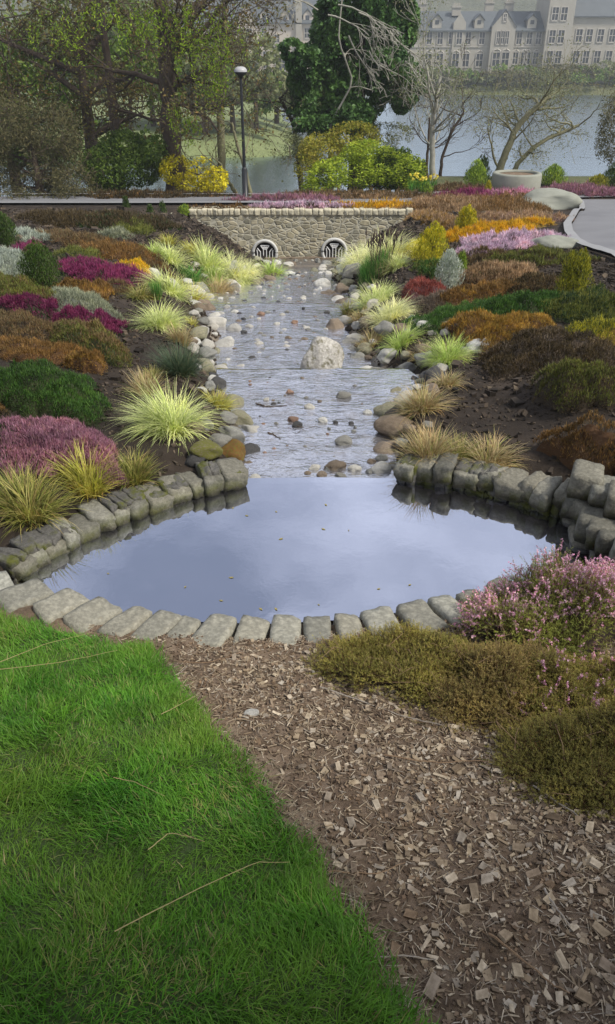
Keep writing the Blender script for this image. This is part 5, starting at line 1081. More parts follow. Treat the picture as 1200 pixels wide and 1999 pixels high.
def tree(base, trunk_pts, trad, starts, name, label, barkm, leafm=None, nleaf=0, leaf=.05, depth=3, brad=.05, blen=1.6, up=.06, spread=.7, kids=(3, 5), wob=.18, seed=0, minr=.006, cat='tree', group=None, clus=.12, extra=None, hang=0, shrink=.62):
    r = np.random.default_rng(seed); base = np.array(base, float); root = empty(name, base, label, cat, group)
    b = MB(); T_ = np.array(trunk_pts, float)-base
    t = np.linspace(0, len(T_)-1, 18); Q = np.stack([np.interp(t, np.arange(len(T_)), T_[:, k]) for k in range(3)], -1); Q[1:-1] += r.normal(0, trad*.12, Q[1:-1].shape)
    rr = np.linspace(trad, trad*.5, 18); rr[0] *= 1.35; rr[1] *= 1.12; tube(b, Q, rr, 10); b.build('trunk', barkm, root, True)
    out, tips = [], []
    for k in range(starts):
        i = int(r.integers(5, 18)); ang = r.uniform(0, 6.28); d = np.array([math.cos(ang), math.sin(ang), r.uniform(.1, .9)]); grow(r, Q[i], d, blen*r.uniform(.7, 1.3), brad*r.uniform(.7, 1.2), depth, out, tips, up, spread, 5, kids, shrink, wob, minr)
    if extra:
        for (pp, dd, LL, rd) in extra: grow(r, np.array(pp)-base, np.array(dd, float), LL, rd, depth, out, tips, up, spread, 6, kids, shrink, wob, minr)
    b = MB()
    for pts, rs in out: tube(b, pts, rs, 5 if rs[0] > .02 else 3, cap=False)
    if out: b.build('branches', barkm, root, True)
    if leafm is not None and nleaf and tips:
        tp = np.array([t[0][int(r.integers(1, len(t[0])))] for t in tips for _ in range(3)]); c = tp[r.integers(0, len(tp), nleaf)]+r.normal(0, clus, (nleaf, 3))
        if hang: c[:, 2] -= r.uniform(0, hang, nleaf)
        b = MB(); cards(b, c, leaf, 0, r); b.build('crown', leafm, root)
    return root
def crown_tree(base, blobs, n, leaf, leafm, label, barkm, name='tree', trad=.15, seed=0, group=None, cat='tree', thr=-.25, flat=0, twigs=0, twigm=None, nscale=1.6, asp=.5):
    """a dense leafy tree or bush: leaves fill irregular clumps; blobs = (centre, radii)"""
    r = np.random.default_rng(seed); base = np.array(base, float); root = empty(name, base, label, cat, group)
    b = MB(); vol = np.array([bl[1][0]*bl[1][1]*bl[1][2] for bl in blobs])**.67; vol /= vol.sum(); tops = max(bl[0][2] for bl in blobs)
    tube(b, [(0, 0, -.2), (0, 0, (tops-base[2])*.5), (0, 0, (tops-base[2])*.95)], [trad, trad*.7, trad*.25], 8)
    for bl in blobs:
        c = np.array(bl[0])-base; a = np.array([0, 0, max(.1, c[2]*.8)])
        if len(blobs) < 30: tube(b, [a, (a+c)/2+r.normal(0, .08, 3), c], [trad*.4, trad*.28, trad*.1], 5)
        for _ in range(twigs):
            d = r.normal(size=3); d /= np.linalg.norm(d); c1 = c+r.normal(0, .45, 3)*np.array(bl[1]); e_ = c1+d*np.array(bl[1])*r.uniform(.4, .9); mid_ = (c1+e_)/2+r.normal(0, .15, 3)*bl[1][0]; tube(b, [c1, mid_, e_, e_+np.array([d[0]*.1, d[1]*.1, -.12])*bl[1][0]], [trad*.06, trad*.05, trad*.035, .005], 4, cap=False)
    b.build('trunk', barkm, root, True)
    P = []
    for bl, v in zip(blobs, vol):
        m = int(n*v*1.9); d = r.normal(size=(m, 3)); d /= np.linalg.norm(d, axis=1)[:, None]; q = d*(r.uniform(.35, 1.03, m)**.5)[:, None]*np.array(bl[1]); P.append(np.array(bl[0])+q)
    P = np.concatenate(P); f = fbm(P*nscale+seed, 3); P = P[f > thr]; P = P[:int(n)] if len(P) > n*1.3 else P
    r.shuffle(P); b = MB(); cards(b, P[:int(n)]-base, leaf, 0, r, flat=flat, asp=asp); b.build('crown', leafm, root); return root
def D(px, py, Y): return depth_at(px, py, Y)
LV = dict(ivy=fol('l_ivy', [(.012,.035,.010), (.022,.065,.014), (.045,.115,.025), (.09,.19,.05)], .2, .42, patch=(1.1, (.12,.22,.05))),
  willow=fol('l_willow', [(.18,.30,.015), (.28,.44,.02), (.38,.50,.04)], .45), brownl=fol('l_brown', [(.07,.06,.022), (.12,.095,.03), (.17,.11,.03), (.11,.12,.035), (.16,.17,.035)], .3),
  ylgreen=fol('l_ylgreen', [(.20,.28,.02), (.32,.42,.03), (.44,.50,.05)], .35), forsy=fol('l_forsythia', [(.50,.44,.01), (.68,.60,.02), (.55,.5,.05)], .3), mid=fol('l_mid', [(.06,.11,.015), (.11,.18,.025), (.18,.25,.04)], .3),
  greyg=fol('l_greyg', [(.12,.14,.06), (.18,.20,.09), (.24,.25,.12)], .3), yelbr=fol('l_yelbr', [(.26,.24,.03), (.38,.32,.05), (.32,.32,.04), (.24,.28,.03)], .3), dull=fol('l_dull', [(.07,.07,.03), (.11,.105,.045), (.15,.13,.06)], .25), twig=fol('l_twig', [(.09,.07,.04), (.14,.11,.07), (.19,.16,.10)], .1))
def GB(px, Y):      # ground point under a picture column at forward distance Y
    z = float(side(np.float64(0), np.float64(Y))); P = depth_at(px, 380, Y)
    for _ in range(3):
        # column position at that height
        c, s = math.cos(PITCH), math.sin(PITCH); zc = Y*c+(CAMZ-z)*s; xx = (px-600)/F*zc; z = float(T(np.float64(xx), np.float64(Y)))
    return np.array([xx, Y, z])
# ivy covered conifer in the centre
Yc = 31.0
bl = [(D(x, y, Yc+dy), (wx/48., 1.1, wy/48.)) for x, y, wx, wy, dy in [(620,205,45,42,0),(690,180,60,60,.3),(760,150,55,40,0),(660,110,55,60,.4),(730,70,62,60,.6),(640,60,30,40,.5),(600,130,32,30,-.2),(570,95,18,15,-.3),(790,165,36,34,-.3),(690,230,40,26,-.5),(620,235,40,25,-.5),(680,20,50,60,.4),(740,0,48,60,.4),(700,-90,45,60,.5),(590,160,26,30,0)]]
_r = np.random.default_rng(8); _ex = []
for _c, _d in bl:
    for _k in range(5):
        _v = _r.normal(size=3); _v /= np.linalg.norm(_v); _ex.append((np.array(_c)+_v*np.array(_d)*.9, tuple(np.array(_d)*_r.uniform(.28, .5))))
bl += _ex
crown_tree(GB(690, Yc), bl, 80000, .085, LV['ivy'], 'dense dark green ivy clad tree in front of the river', M['bark'], 'ivy_tree', .35, 3, thr=-.16, nscale=1.9, asp=.6)
rt = [(D(x, y, 29.6), np.array(d), 1.5, .032) for x, y, d in [(640,30,(.5,-.2,-.2)),(700,25,(.6,-.2,-.3)),(760,60,(.5,-.1,-.6)),(680,70,(.2,-.2,-.8)),(620,20,(-.4,-.2,.2)),(720,100,(.3,-.2,-.7)),(790,120,(.7,0,-.4)),(660,10,(.9,-.2,-.2))]]
tree(GB(655, 29.6), [GB(655, 29.6), D(640, 250, 29.9), D(690, 160, 30.1), D(660, 80, 29.9), D(672, -60, 30)], .045, 2, 'bare_creeper_tree', 'bare pale twigs drooping over the front of the ivy clad tree', M['bark_grey'], depth=3, brad=.03, blen=1.4, up=-.09, spread=.7, kids=(3, 5), seed=11, minr=.009, extra=rt)
# left trunks
bz = GB(345, 27)
tree(bz, [bz, D(336, 290, 27), D(328, 180, 27), D(322, 90, 27.1), D(314, 0, 27.2), D(310, -120, 27.3)], .33, 12, 'tall_tree', 'tall dark trunked tree with brown young leaves behind the road', M['bark'], LV['brownl'], 7000, .05, 3, .09, 2.2, .03, .75, (3, 6), .2, 21, .008, clus=.22,
     extra=[(D(345, 175, 27), (-1, .0, .35), 2.6, .11), (D(345, 90, 27), (.9, 0, .7), 2.2, .10), (D(330, 120, 27), (.7, -.1, .4), 2.2, .09), (D(338, 240, 27), (-.9, 0, .1), 2.0, .06)])
bz = GB(432, 28)
tree(bz, [bz, D(432, 290, 28), D(431, 200, 28), D(436, 100, 28), D(438, 0, 28), D(440, -100, 28)], .15, 8, 'slender_tree', 'slender straight trunk tree with orange tinged leaves left of the lamp post', M['bark_green'], LV['brownl'], 700, .045, 2, .03, 1.1, .05, .7, (3, 5), .2, 31, .008, clus=.18)
# bright green hanging willow strands
def hanging(pxs, label, seed, nst, Y, name='willow'):
    r = np.random.default_rng(seed); base = GB(240, Y+2.2); root = empty(name, base, label, 'tree', None); b = MB(); tw = MB()
    topz = D(400, -160, Y)[2]
    tube(tw, [(0, 0, -.2), (.1, 0, (topz-base[2])*.5), (.0, 0, topz-base[2])], [.2, .14, .06], 8)
    for (px, py, w_, ln) in pxs:
        for k in range(nst):
            p = D(px+r.normal(0, w_), py+r.normal(0, 16), Y+r.normal(0, .5))-base; m = int(r.integers(18, 34)); l_ = ln/52*r.uniform(.5, 1.2); t = np.linspace(0, 1, m)
            q = p+np.column_stack([r.normal(0, .18)*t+.06*np.sin(t*5+r.uniform(0, 6)), r.normal(0, .15)*t, .5*l_*(1-t)-l_*.5]); tube(tw, q[::5], .006, 3, cap=False)
            tube(tw, [(0, 0, topz-base[2]), (q[0]*.5+[0, 0, .5*(topz-base[2]) if q[0][2] < topz-base[2] else 0]), q[0]], [.010, .007, .005], 3, cap=False) if k % 4 == 0 else None
            cards(b, q+r.normal(0, .035, q.shape), .052, 0, r, asp=.28)
    tw.build('trunk', M['bark'], root); b.build('crown', LV['willow'], root)
hanging([(385,70,30,110),(415,110,30,150),(400,30,40,90),(430,60,16,130),(415,150,14,100),(360,40,26,70),(270,30,30,80),(120,40,30,80),(340,200,10,70),(372,225,10,60),(200,20,30,70),(330,20,20,60)], 'willow with hanging bright green strands left of the lamp post', 5, 16, 25.8)
# dull thicket masses on the left
def blobs_px(lst, Y, k=54.): return [(D(x, y, Y+dy), (wx/k, 1.0, wy/k)) for x, y, wx, wy, dy in lst]
crown_tree(GB(80, 24.9), blobs_px([(40,330,85,80,0),(110,330,70,75,.3),(150,370,50,45,-.2),(20,250,70,60,.3),(90,260,70,55,.5),(50,395,70,40,-.4),(-60,300,80,100,.2),(0,400,80,40,-.3),(130,395,50,30,-.3),(30,360,90,40,.4),(-30,440,60,40,-.8)], 24.9, 60.), 40000, .05, LV['dull'], 'big dull brown green willow bush at the left edge beside the road', M['bark'], 'willow_thicket', .14, 41, thr=-.12, twigs=26, nscale=1.8, asp=.25)
crown_tree(GB(200, 29), blobs_px([(60,120,110,90,0),(170,150,90,80,.5),(250,120,70,70,.3),(120,30,110,70,.5),(240,20,80,60,.5),(-40,60,90,150,.3),(280,220,60,60,.2),(180,240,80,50,.2)], 29, 50.), 13000, .06, LV['brownl'], 'dark brown leaved tree mass filling the upper left', M['bark'], 'brown_tree', .3, 42, thr=.05, twigs=34, nscale=1.1)
crown_tree(GB(60, 33), blobs_px([(40,150,130,140,0),(170,100,120,120,0),(-80,100,120,160,0),(260,180,90,90,.5),(100,280,130,60,.5)], 33, 44.), 15000, .10, LV['mid'], 'dark green tree behind the brown leaved tree at the far left', M['bark'], 'green_tree', .3, 43, thr=-.05, twigs=10, nscale=1.1)
crown_tree(GB(230, 27), blobs_px([(215,330,55,42,0),(270,325,45,35,.2),(240,290,45,30,.3),(310,300,32,30,.2),(180,350,40,28,-.2)], 27, 56.), 12000, .055, LV['mid'], 'mid green leafy shrub below the tall dark trunk', M['bark'], 'leafy_shrub', .07, 44, thr=-.15, cat='shrub', twigs=8)
crown_tree(GB(395, 26.5), blobs_px([(390,335,36,24,0),(420,350,24,24,-.2),(370,355,28,22,0),(340,330,28,26,.2),(415,375,24,14,-.2)], 26.5, 57.), 5200, .05, LV['forsy'], 'bright yellow forsythia bush left of the lamp post', M['bark'], 'forsythia', .05, 45, thr=-.1, cat='bush', twigs=10)
# shrubs right of the lamp
crown_tree(GB(680, 27.5), blobs_px([(640,345,42,28,-.3),(690,335,55,32,0),(750,325,55,34,.1),(795,335,36,32,0),(720,300,50,24,.2),(620,368,30,16,-.4),(810,360,22,20,-.2)], 27.5, 55.), 15000, .06, LV['ylgreen'], 'broad yellow green spreading bush right of the road lamp', M['bark'], 'spreading_bush', .07, 46, thr=-.22, cat='bush', flat=.5, nscale=2.2)
crown_tree(GB(770, 28.1), blobs_px([(780,330,48,36,0),(745,340,40,30,.1),(805,345,26,28,0)], 28.1, 54.), 6500, .06, LV['mid'], 'mid green bush merged into the right end of the yellow green bush', M['bark'], 'green_bush', .06, 47, thr=-.1, cat='bush')
crown_tree(GB(640, 28.8), blobs_px([(630,300,46,36,0),(690,270,52,28,.2),(600,330,26,36,-.1),(740,275,34,24,.3)], 28.8, 53.), 8000, .045, LV['yelbr'], 'ochre leaved bush rising behind the yellow green bush', M['bark'], 'ochre_bush', .06, 48, thr=-.05, cat='bush', twigs=16)
crown_tree(GB(590, 30), blobs_px([(560,280,40,36,0),(600,262,46,28,.1),(690,255,70,22,.2),(760,262,46,20,.2),(740,290,40,30,.3)], 30, 51.), 9000, .05, LV['greyg'], 'grey green twiggy shrub at the foot of the ivy clad tree', M['bark_grey'], 'grey_shrub', .07, 49, thr=-.02, cat='shrub', twigs=18, asp=.25)
# leaning bare stems beside the lamp
bz = GB(492, 26.6)
tree(bz, [bz, D(478, 330, 26.7), D(462, 280, 26.8), D(452, 240, 26.8)], .07, 3, 'leaning_sapling', 'bare leaning sapling crossing behind the lamp post', M['bark_green'], LV['greyg'], 900, .035, 2, .03, 1.0, .1, .6, seed=51, minr=.007)
bz = GB(470, 26.9)
tree(bz, [bz, D(455, 370, 27), D(440, 345, 27), D(430, 320, 27)], .08, 2, 'leaning_sapling', 'short bare stem leaning left of the lamp post base', M['bark_green'], None, 0, depth=2, brad=.03, blen=.8, up=.1, seed=52, minr=.007)
bz = GB(600, 31.5)
tree(bz, [bz, D(575, 250, 31.5), D(560, 215, 31.5), D(545, 190, 31.4)], .10, 5, 'twisted_tree', 'dark twisted bare branches left of the ivy clad tree', M['bark'], LV['greyg'], 600, .05, 3, .035, 1.2, .03, .9, (3, 4), .3, 53, .008)
# right bare trees
bz = GB(845, 27.2)
tree(bz, [bz, D(842, 300, 27.2), D(845, 240, 27.3), D(853, 190, 27.3), D(860, 150, 27.4)], .10, 8, 'silver_birch', 'slim white barked bare tree in front of the river', M['bark_grey'], LV['greyg'], 1500, .035, 3, .035, 1.4, .12, .55, (2, 4), .15, 61, .006, extra=[(D(846, 230, 27.3), (-.2, 0, 1), 1.8, .05), (D(852, 195, 27.3), (-.5, 0, .9), 1.9, .04)])
bz = GB(834, 27.6)
tree(bz, [bz, D(832, 330, 27.6), D(836, 280, 27.6), D(838, 230, 27.6)], .06, 3, 'slim_dark_tree', 'thin dark bare stem close behind the white barked tree', M['bark'], None, depth=2, brad=.025, blen=1.0, up=.1, seed=62)
bz = GB(858, 27.8)
tree(bz, [bz, D(862, 310, 27.8), D(880, 260, 27.8), D(905, 220, 27.9)], .06, 6, 'slim_dark_tree', 'thin dark bare tree leaning right behind the white barked tree', M['bark'], LV['greyg'], 500, .03, 3, .025, 1.2, .06, .6, (2, 4), seed=63)
bz = GB(968, 27.0)
tree(bz, [bz, D(985, 305, 27), D(1005, 255, 27.1), D(1040, 215, 27.2), D(1075, 190, 27.3)], .13, 10, 'leaning_willow', 'bare greenish tree leaning right over the river behind the planter', M['bark_green'], LV['greyg'], 2600, .03, 3, .04, 1.25, .03, .8, (3, 4), .2, 64, .006, clus=.2, extra=[(D(974, 330, 27), (-.9, 0, .9), 1.5, .045)])
bz = GB(1000, 27.6)
tree(bz, [bz, D(1010, 320, 27.6), D(1045, 285, 27.6), D(1090, 262, 27.7), D(1130, 245, 27.7)], .09, 9, 'leaning_willow', 'lower bare tree leaning further right over the river behind the planter', M['bark_green'], LV['greyg'], 1800, .03, 3, .03, 1.15, .03, .8, (3, 4), .2, 65, .006, clus=.2)
crown_tree(GB(1200, 28.5), blobs_px([(1195,260,24,60,0),(1230,220,50,90,0),(1205,320,20,30,0)], 28.5, 53.), 5000, .05, LV['dull'], 'dull green shrub cut by the right edge in front of the river', M['bark'], 'riverside_shrub', .07, 66, thr=-.1, cat='shrub', twigs=14, asp=.3)

# ------------------------------------------------------------------ far bank, town, hill
def zfar(X, Y): 
    z = interp(Y, [158, 161, 166, 172, 260, 700], [-6.5, -4.6, -3.2, -2.9, -1, 4]); return z+.25*fb2(X, Y, .08, 2) - 0*X
M['farbank'] = simple('far_bank_grass', [(.07,.075,.035), (.10,.11,.045), (.14,.13,.06)], .35, bs=1, bd=.5)
tag(grid(np.linspace(-700, 700, 80), np.concatenate([np.arange(158, 180, 1.5), np.linspace(180, 700, 30)]), zfar).build('far_bank', M['farbank'], smooth=True), kind='structure', label='grassy far bank of the river')
def zhill(X, Y): return -8+interp(Y, [300, 420, 560, 700], [0, 26, 42, 46])*(.85+.35*fb2(X, Y, .006, 3))
tag(grid(np.linspace(-800, 800, 90), np.linspace(290, 760, 40), zhill).build('hill', simple('wooded_hill', [(.05,.055,.04), (.09,.095,.06), (.13,.115,.08)], .06, bs=1, bd=3, detail=8), smooth=True), kind='structure', label='low wooded hill behind the town')
def zisl(X, Y): return -5.9+1.9*sstep((X+75)/30)*(1-sstep((X+6+.05*(Y-64))/8))*sstep((Y-62)/5)*(1-sstep((Y-140)/12))+.2*fb2(X, Y, .2, 2)
tag(grid(np.linspace(-90, 12, 60), np.linspace(60, 152, 50), zisl).build('river_island', simple('island_grass', [(.10,.125,.045), (.15,.18,.07), (.20,.22,.10)], .25, bs=1, bd=.4), smooth=True), kind='structure', label='low green island in the river')
r = np.random.default_rng(77)
def far_tree(px, Y, H, W2, mat, label, n, leaf, group, zb, seed):
    z0 = zb; c_, s_ = math.cos(PITCH), math.sin(PITCH); X_ = (px-600)/F*(Y*c_+(CAMZ-z0)*s_); base = np.array([X_, Y, z0]); rr = np.random.default_rng(seed)
    bl = [((X_+rr.normal(0, W2*.35), Y+rr.normal(0, W2*.2), z0+H*rr.uniform(.45, .85)), (W2*rr.uniform(.35, .55), W2*.45, H*rr.uniform(.18, .28))) for _ in range(7)]
    return crown_tree(base, bl, n, leaf, mat, label, M['bark'], 'far_tree', .25, seed, group, thr=-.1, twigs=8, nscale=.5)
for k, (px, Y, H, W2, mt) in enumerate([(455,70,5,5,'greyg'),(500,76,4,5,'mid'),(540,82,3.6,5,'greyg'),(575,90,4,4.5,'mid'),(400,68,7,7,'greyg'),(350,72,8,8,'mid'),(300,74,9,9,'greyg'),(220,76,9,10,'mid'),(130,78,10,10,'greyg')]):
    far_tree(px, Y, H, W2, LV[mt], ['hazy grey green willow on the river island, just left of the lamp post', 'low green willow on the island right of the lamp post', 'pale willow on the island between the lamp and the ivy clad tree', 'green shrub at the right tip of the river island', 'tall grey green willow on the island behind the slender trunk', 'green island tree behind the tall dark trunk', 'grey green island tree left of the tall dark trunk', 'green island tree behind the leafy shrub', 'grey island tree behind the willow bush'][k], 2600, .30, 'trees on the river island', -4.2, 100+k)
FB = [(835,3.2),(868,2.6),(905,3.4),(948,2.8),(990,3.0),(1030,3.6),(1075,3.2),(1120,4.0),(1160,3.4),(1200,4.2)]
wd = ['first','second','third','fourth','fifth','sixth','seventh','eighth','ninth','last']
for k, (px, H) in enumerate(FB):
    far_tree(px, 163.5, H, 6.5, LV[['greyg','dull','mid'][k % 3]], wd[k]+' bush from the ivy clad tree along the far river bank', 900, .35, 'bushes on the far river bank', -4.4, 140+k)
# embankment wall along the far bank
b = MB(); box(b, -140, 140, 165.0, 165.5, -4.2, -2.5); box(b, -140, 140, 164.9, 165.6, -2.497, -2.3)
tag(b.build('embankment_wall', simple('embankment_stone', [(.16,.15,.12), (.24,.23,.19)], .8)), 'long low stone embankment wall on the far bank', 'wall')
M['sand'] = simple('pale_sandstone', [(.36,.31,.25), (.46,.40,.33), (.52,.46,.38)], .5, bs=.2); M['sand2'] = simple('grey_sandstone', [(.25,.23,.19), (.33,.305,.255), (.40,.37,.31)], .5, bs=.2)
M['slate'] = simple('blue_slate', [(.065,.075,.08), (.10,.11,.115)], .9, rough=.6, bs=.2); M['trim'] = simple('window_trim', [(.36,.33,.28), (.42,.39,.34)], 2); M['glass'] = simple('dark_glass', [(.02,.025,.03), (.05,.055,.06)], 1, rough=.12, spec=.7)
YB = 172.0; mpp = lambda z: 1/pxm((0, YB, z))
def BX(px): return D(px, 60, YB)[0]
def BZ(py): return D(600, py, YB)[2]
def win(root, px, py, w_, h_, arch=False, y=YB, bars=1, wallm=None):
    X_, Z_ = BX(px), BZ(py); hw, hh = w_/2, h_/2; ox, oy, oz = root.location
    f = MB(); t = .16
    for (a, c, d_, e_) in ((-hw-t, -hw, -hh-t, hh+t), (hw, hw+t, -hh-t, hh+t), (-hw, hw, hh, hh+t), (-hw-.1, hw+.1, -hh-t-.05, -hh)):
        box(f, X_+a-ox, X_+c-ox, y-.12-oy, y+.02-oy, Z_+d_-oz, Z_+e_-oz)
    if arch:
        a = np.linspace(0, math.pi, 10); tube(f, [(X_-ox+(hw+.08)*math.cos(q), y-.05-oy, Z_-oz+hh+(hw)*math.sin(q)*.8) for q in a], .12, 4)
    fr = f.build('window', M['trim'], root)
    g_ = MB(); box(g_, X_-hw-ox, X_+hw-ox, y-.02-oy, y+.1-oy, Z_-hh-oz, Z_+hh-oz); g_.build('pane', M['glass'], fr)
    g2 = MB(); box(g2, X_-.05-ox, X_+.05-ox, y-.06-oy, y-.022-oy, Z_-hh-oz, Z_+hh-oz); box(g2, X_-hw-ox, X_+hw-ox, y-.07-oy, y-.024-oy, Z_-.05-oz, Z_+.06-oz); g2.build('glazing_bar', M['trim'], fr)
def gable(b, X0, X1, zb, ze, zr, y0, y1, o):    # wall with a pointed top, depth y0..y1
    xm = (X0+X1)/2; V = [(x-o[0], y-o[1], z-o[2]) for y in (y0, y1) for x, z in ((X0, zb), (X1, zb), (X1, ze), (xm, zr), (X0, ze))]
    b.add(V, [(0,1,2,3,4)]); b.add(V, [(9,8,7,6,5)]); b.add(V, [(0,5,6,1),(1,6,7,2),(4,9,5,0)])
def rooftri(b, X0, X1, ze, zr, y0, y1, o, ov=.3):
    xm = (X0+X1)/2; V = [(x-o[0], y-o[1], z-o[2]) for y in (y0-ov, y1) for x, z in ((X0-ov, ze-.2), (xm, zr+.12), (X1+ov, ze-.2), (X1+ov, ze-.02), (xm, zr+.34), (X0-ov, ze-.02))]
    b.add(V, [(0,1,7,6),(1,2,8,7),(3,4,10,9),(4,5,11,10),(5,0,6,11),(2,3,9,8)]); b.add(V, [(0,1,4,5),(1,2,3,4)])
def longroof(b, X0, X1, ze, zr, y0, y1, o):
    ym = (y0+y1)/2; V = [(x-o[0], y-o[1], z-o[2]) for x in (X0-.3, X1+.3) for y, z in ((y0-.5, ze), (ym, zr), (y1+.5, ze), (y1+.5, ze-.2), (y0-.5, ze-.2))]
    b.add(V, [(0,1,6,5),(1,2,7,6),(2,3,8,7),(3,4,9,8),(4,0,5,9)]); b.add(V, [(0,4,3,2,1)]); b.add(V, [(5,6,7,8,9)])
def dormer(root, px, py0, py1, w_, mat):
    ox, oy, oz = root.location; X_ = BX(px); z0, z1 = BZ(py1), BZ(py0); zm = z0+(z1-z0)*.62; d = MB(); gable(d, X_-w_/2, X_+w_/2, z0-.3, zm, z1, YB+.05, YB+3.4, (ox, oy, oz)); do = d.build('dormer', mat, root)
    q = MB(); rooftri(q, X_-w_/2, X_+w_/2, zm, z1, YB+.05, YB+3.4, (ox, oy, oz), .2); q.build('dormer_roof', M['slate'], do)
    q = MB(); box(q, X_-.35-ox, X_+.35-ox, YB-.0-oy, YB+.08-oy, z0+.35-oz, zm-.1-oz); q.build('pane', M['glass'], do)
def chimney(root, px, ztop, zbot, w_=1.6, yy=6):
    ox, oy, oz = root.location; X_ = BX(px); q = MB(); box(q, X_-w_/2-ox, X_+w_/2-ox, YB+yy-oy, YB+yy+1-oy, zbot-oz, ztop-oz); box(q, X_-w_/2-.15-ox, X_+w_/2+.15-ox, YB+yy-.15-oy, YB+yy+1.15-oy, ztop+.003-oz, ztop+.25-oz)
    for k in range(4): box(q, X_-w_/2+.15+k*.36-ox, X_-w_/2+.38+k*.36-ox, YB+yy+.35-oy, YB+yy+.6-oy, ztop+.253-oz, ztop+.75-oz)
    q.build('chimney', M['sand2'], root)
# left town building
ze, zr, zb = BZ(45), BZ(0)+1.0, -3.2
root = empty('town_house', (BX(545), YB, zb), 'cream stone town house with blue slate roof seen left of the ivy clad tree', 'building', 'houses across the river')
o_ = tuple(root.location); b = MB(); box(b, BX(380)-o_[0], BX(700)-o_[0], 0, 10, 0, ze-zb); b.build('wall', M['sand'], root)
b = MB(); longroof(b, BX(380), BX(700), ze, zr, YB, YB+10, o_); b.build('roof', M['slate'], root)
b = MB(); gable(b, BX(462), BX(503), zb, BZ(48), BZ(5), YB-.6, YB+5, o_); gb = b.build('gable', M['sand'], root)
b = MB(); rooftri(b, BX(462), BX(503), BZ(48), BZ(5), YB-.6, YB+5, o_); b.build('gable_roof', M['slate'], gb)
b = MB(); box(b, BX(577)-o_[0], BX(589)-o_[0], -.5, 1, 0, BZ(-10)-zb); b.build('chimney', M['sand2'], root)
for px, py in [(467,68),(487,66)]: win(root, px, py, .9, 1.5, y=YB-.6)
win(root, 482, 33, .6, .9, y=YB-.6); win(root, 490, 135, 2.2, 1.9, y=YB-.6); win(root, 470, 100, .9, 1.5, y=YB-.6)
for px, py, w_, h_ in [(515,66,.9,1.5),(540,76,.8,1.2),(517,110,.9,1.5),(517,134,.9,1.5),(599,65,.9,1.5),(549,125,2.2,2.2),(567,125,1.6,2.2),(540,100,.9,1.5),(622,70,.9,1.5),(622,105,.9,1.5),(600,105,.9,1.5),(440,70,.9,1.5),(440,110,.9,1.5),(415,70,.9,1.5),(650,70,.9,1.5)]: win(root, px, py, w_, h_)
for px in (516, 556, 600, 616): dormer(root, px, 20, 44, 1.55, M['sand'])
b = MB(); box(b, BX(380)-o_[0], BX(700)-o_[0], -.12, -.003, BZ(46)-zb-.12, BZ(44)-zb-.1); b.build('cornice', M['trim'], root)
# right town building
ze, zr, zb = BZ(60), BZ(20), -3.4
root = empty('town_house', (BX(930), YB, zb), 'long grey stone terrace with gabled bay and arched ground floor windows', 'building', 'houses across the river'); o_ = tuple(root.location)
X0, X1 = BX(790), BX(1062)
b = MB(); box(b, X0-o_[0], X1-o_[0], 0, 10, 0, ze-zb); b.build('wall', M['sand2'], root)
b = MB(); longroof(b, X0, X1, ze, zr, YB, YB+10, o_); b.build('roof', M['slate'], root)
b = MB(); gable(b, BX(958), BX(1004), zb, BZ(52), BZ(22), YB-.9, YB+5, o_); gb = b.build('gable', M['sand2'], root)
b = MB(); rooftri(b, BX(958), BX(1004), BZ(52), BZ(22), YB-.9, YB+5, o_, .15); b.build('gable_roof', M['slate'], gb)
b = MB(); gable(b, BX(884), BX(908), zb, BZ(45), BZ(26), YB-.3, YB+4, o_); gb = b.build('gable', M['sand2'], root)
for px in (852, 934, 1037): dormer(root, px, 30, 52, 1.7, M['sand2'])
for px in (839, 860, 882, 897, 915, 942, 1015, 1035, 1053): win(root, px, 75, .95, 1.9, y=YB-.3 if 884 < px < 908 else YB)
for px in (972, 980.5, 989): win(root, px, 74, .6, 2.0, y=YB-.9)
win(root, 981, 35, .5, 1.1, y=YB-.9)
for px in (839, 862, 893, 914, 941): win(root, px, 118, 1.2, 2.1, True, y=YB-.3 if 884 < px < 908 else YB)
for px in (972, 990): win(root, px, 116, 1.3, 2.2, True, y=YB-.9)
for px in (1012, 1028, 1036, 1052): win(root, px, 114, .95, 1.9, True)
b = MB(); box(b, X0-o_[0], X1-o_[0], -.14, -.003, BZ(93)-zb, BZ(91)-zb); box(b, X0-o_[0], X1-o_[0], -.2, -.003, BZ(61)-zb, BZ(58.5)-zb+.0); b.build('string_course', M['trim'], root)
chimney(root, 963, BZ(4), BZ(24)); chimney(root, 1003, BZ(4), BZ(24)); chimney(root, 829, BZ(6), BZ(24)); chimney(root, 893, BZ(14), BZ(30), yy=3)
# tall house at the right
ze, zb = BZ(-14), -3.4
root = empty('town_house', (BX(1150), YB-1.5, zb), 'tall dark stone house at the right end of the grey terrace', 'building', 'houses across the river'); o_ = tuple(root.location); X0, X1 = BX(1062)+.02, BX(1300)
b = MB(); box(b, X0-o_[0], BX(1112)-o_[0], 0, 10, 0, ze+2.5-zb); box(b, BX(1112)+.003-o_[0], X1-o_[0], 1.0, 11, 0, BZ(32)-zb); b.build('wall', M['sand2'], root)
b = MB(); longroof(b, BX(1112), X1, BZ(32), BZ(-20), YB-.5, YB+9.5, o_); longroof(b, X0, BX(1112), ze+2.5, ze+6, YB-1.5, YB+8.5, o_); b.build('roof', M['slate'], root)
for px in (1075, 1092): 
    for py in (28, 72, 112): win(root, px, py, 1.1, 2.0, y=YB-1.5)
for px in (1130, 1150, 1172, 1195, 1220, 1245):
    for py in (70, 112): win(root, px, py, 1.1, 2.0, y=YB-.5)
print('objects', len(bpy.data.objects))

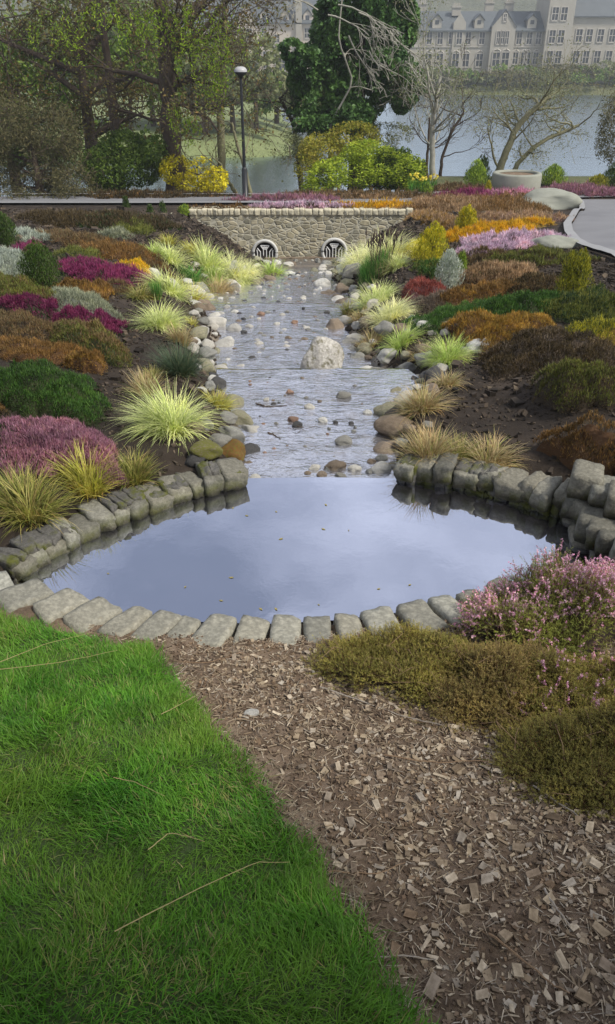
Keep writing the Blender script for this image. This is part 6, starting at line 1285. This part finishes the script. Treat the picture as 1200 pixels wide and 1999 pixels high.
# ------------------------------------------------------------------ unseen trees, added outside the view only to darken its edges
crown_tree((-5.2, -1.6, .1), [((-4.2,-1.2,4.2),(1.9,1.8,1.0)),((-3.0,.2,4.6),(1.5,1.4,.9)),((-5.5,1.5,4.8),(2.0,1.8,1.1)),((-2.4,-2.2,4.4),(1.8,1.6,1.0)),((-6.8,-.5,5.2),(2,2,1.3)),((-4.5,-2.8,6),(2.4,2.2,1.4)),((-6.2,3.6,4.4),(1.6,1.8,1.0))], 9000, .17, LV['mid'], 'unseen tree added beside the lawn to shade its left side', M['bark'], 'added_shade_tree', .32, 201, thr=-.3)
crown_tree((4.6, -1.8, .1), [((4.6,-1.5,4.4),(1.3,1.1,.9)),((2.4,-1.7,4.4),(1.5,1.1,.9)),((6.4,-1.2,5.2),(1.3,1.4,1.0)),((3.4,-2.4,4.8),(1.5,1.0,.8)),((3.4,-3.6,5.4),(2,1.6,1.2))], 7500, .17, LV['mid'], 'unseen tree added to keep sun off the lowest lawn and mulch path', M['bark'], 'added_shade_tree', .30, 202, thr=-.3)
crown_tree((8.8, 4.2, -.6), [((7.9,4.9,4.2),(1.1,1.5,.9)),((9.4,6.4,4.6),(1.4,1.7,1.0)),((8.6,2.4,5.0),(1.0,1.1,.9)),((9.8,4.4,5.4),(1.6,1.8,1.2)),((10.4,8.8,4.8),(1.4,1.8,1.0))], 6500, .17, LV['mid'], 'unseen tree added to shade the right hand bed', M['bark'], 'added_shade_tree', .26, 203, thr=-.3)
# thin river mist
hz_ = MB(); box(hz_, -760, 760, -12, 275, -9, 30); hm = bpy.data.materials.new('mist'); hm.use_nodes = True; t = hm.node_tree; t.nodes.clear(); o = t.nodes.new('ShaderNodeOutputMaterial'); pv = t.nodes.new('ShaderNodeVolumePrincipled'); pv.inputs['Density'].default_value = .0012; pv.inputs['Color'].default_value = (.60, .64, .66, 1); pv.inputs['Anisotropy'].default_value = .2; t.links.new(pv.outputs[0], o.inputs['Volume'])
tag(hz_.build('haze', hm), 'thin pale mist over the river', 'haze', kind='stuff')
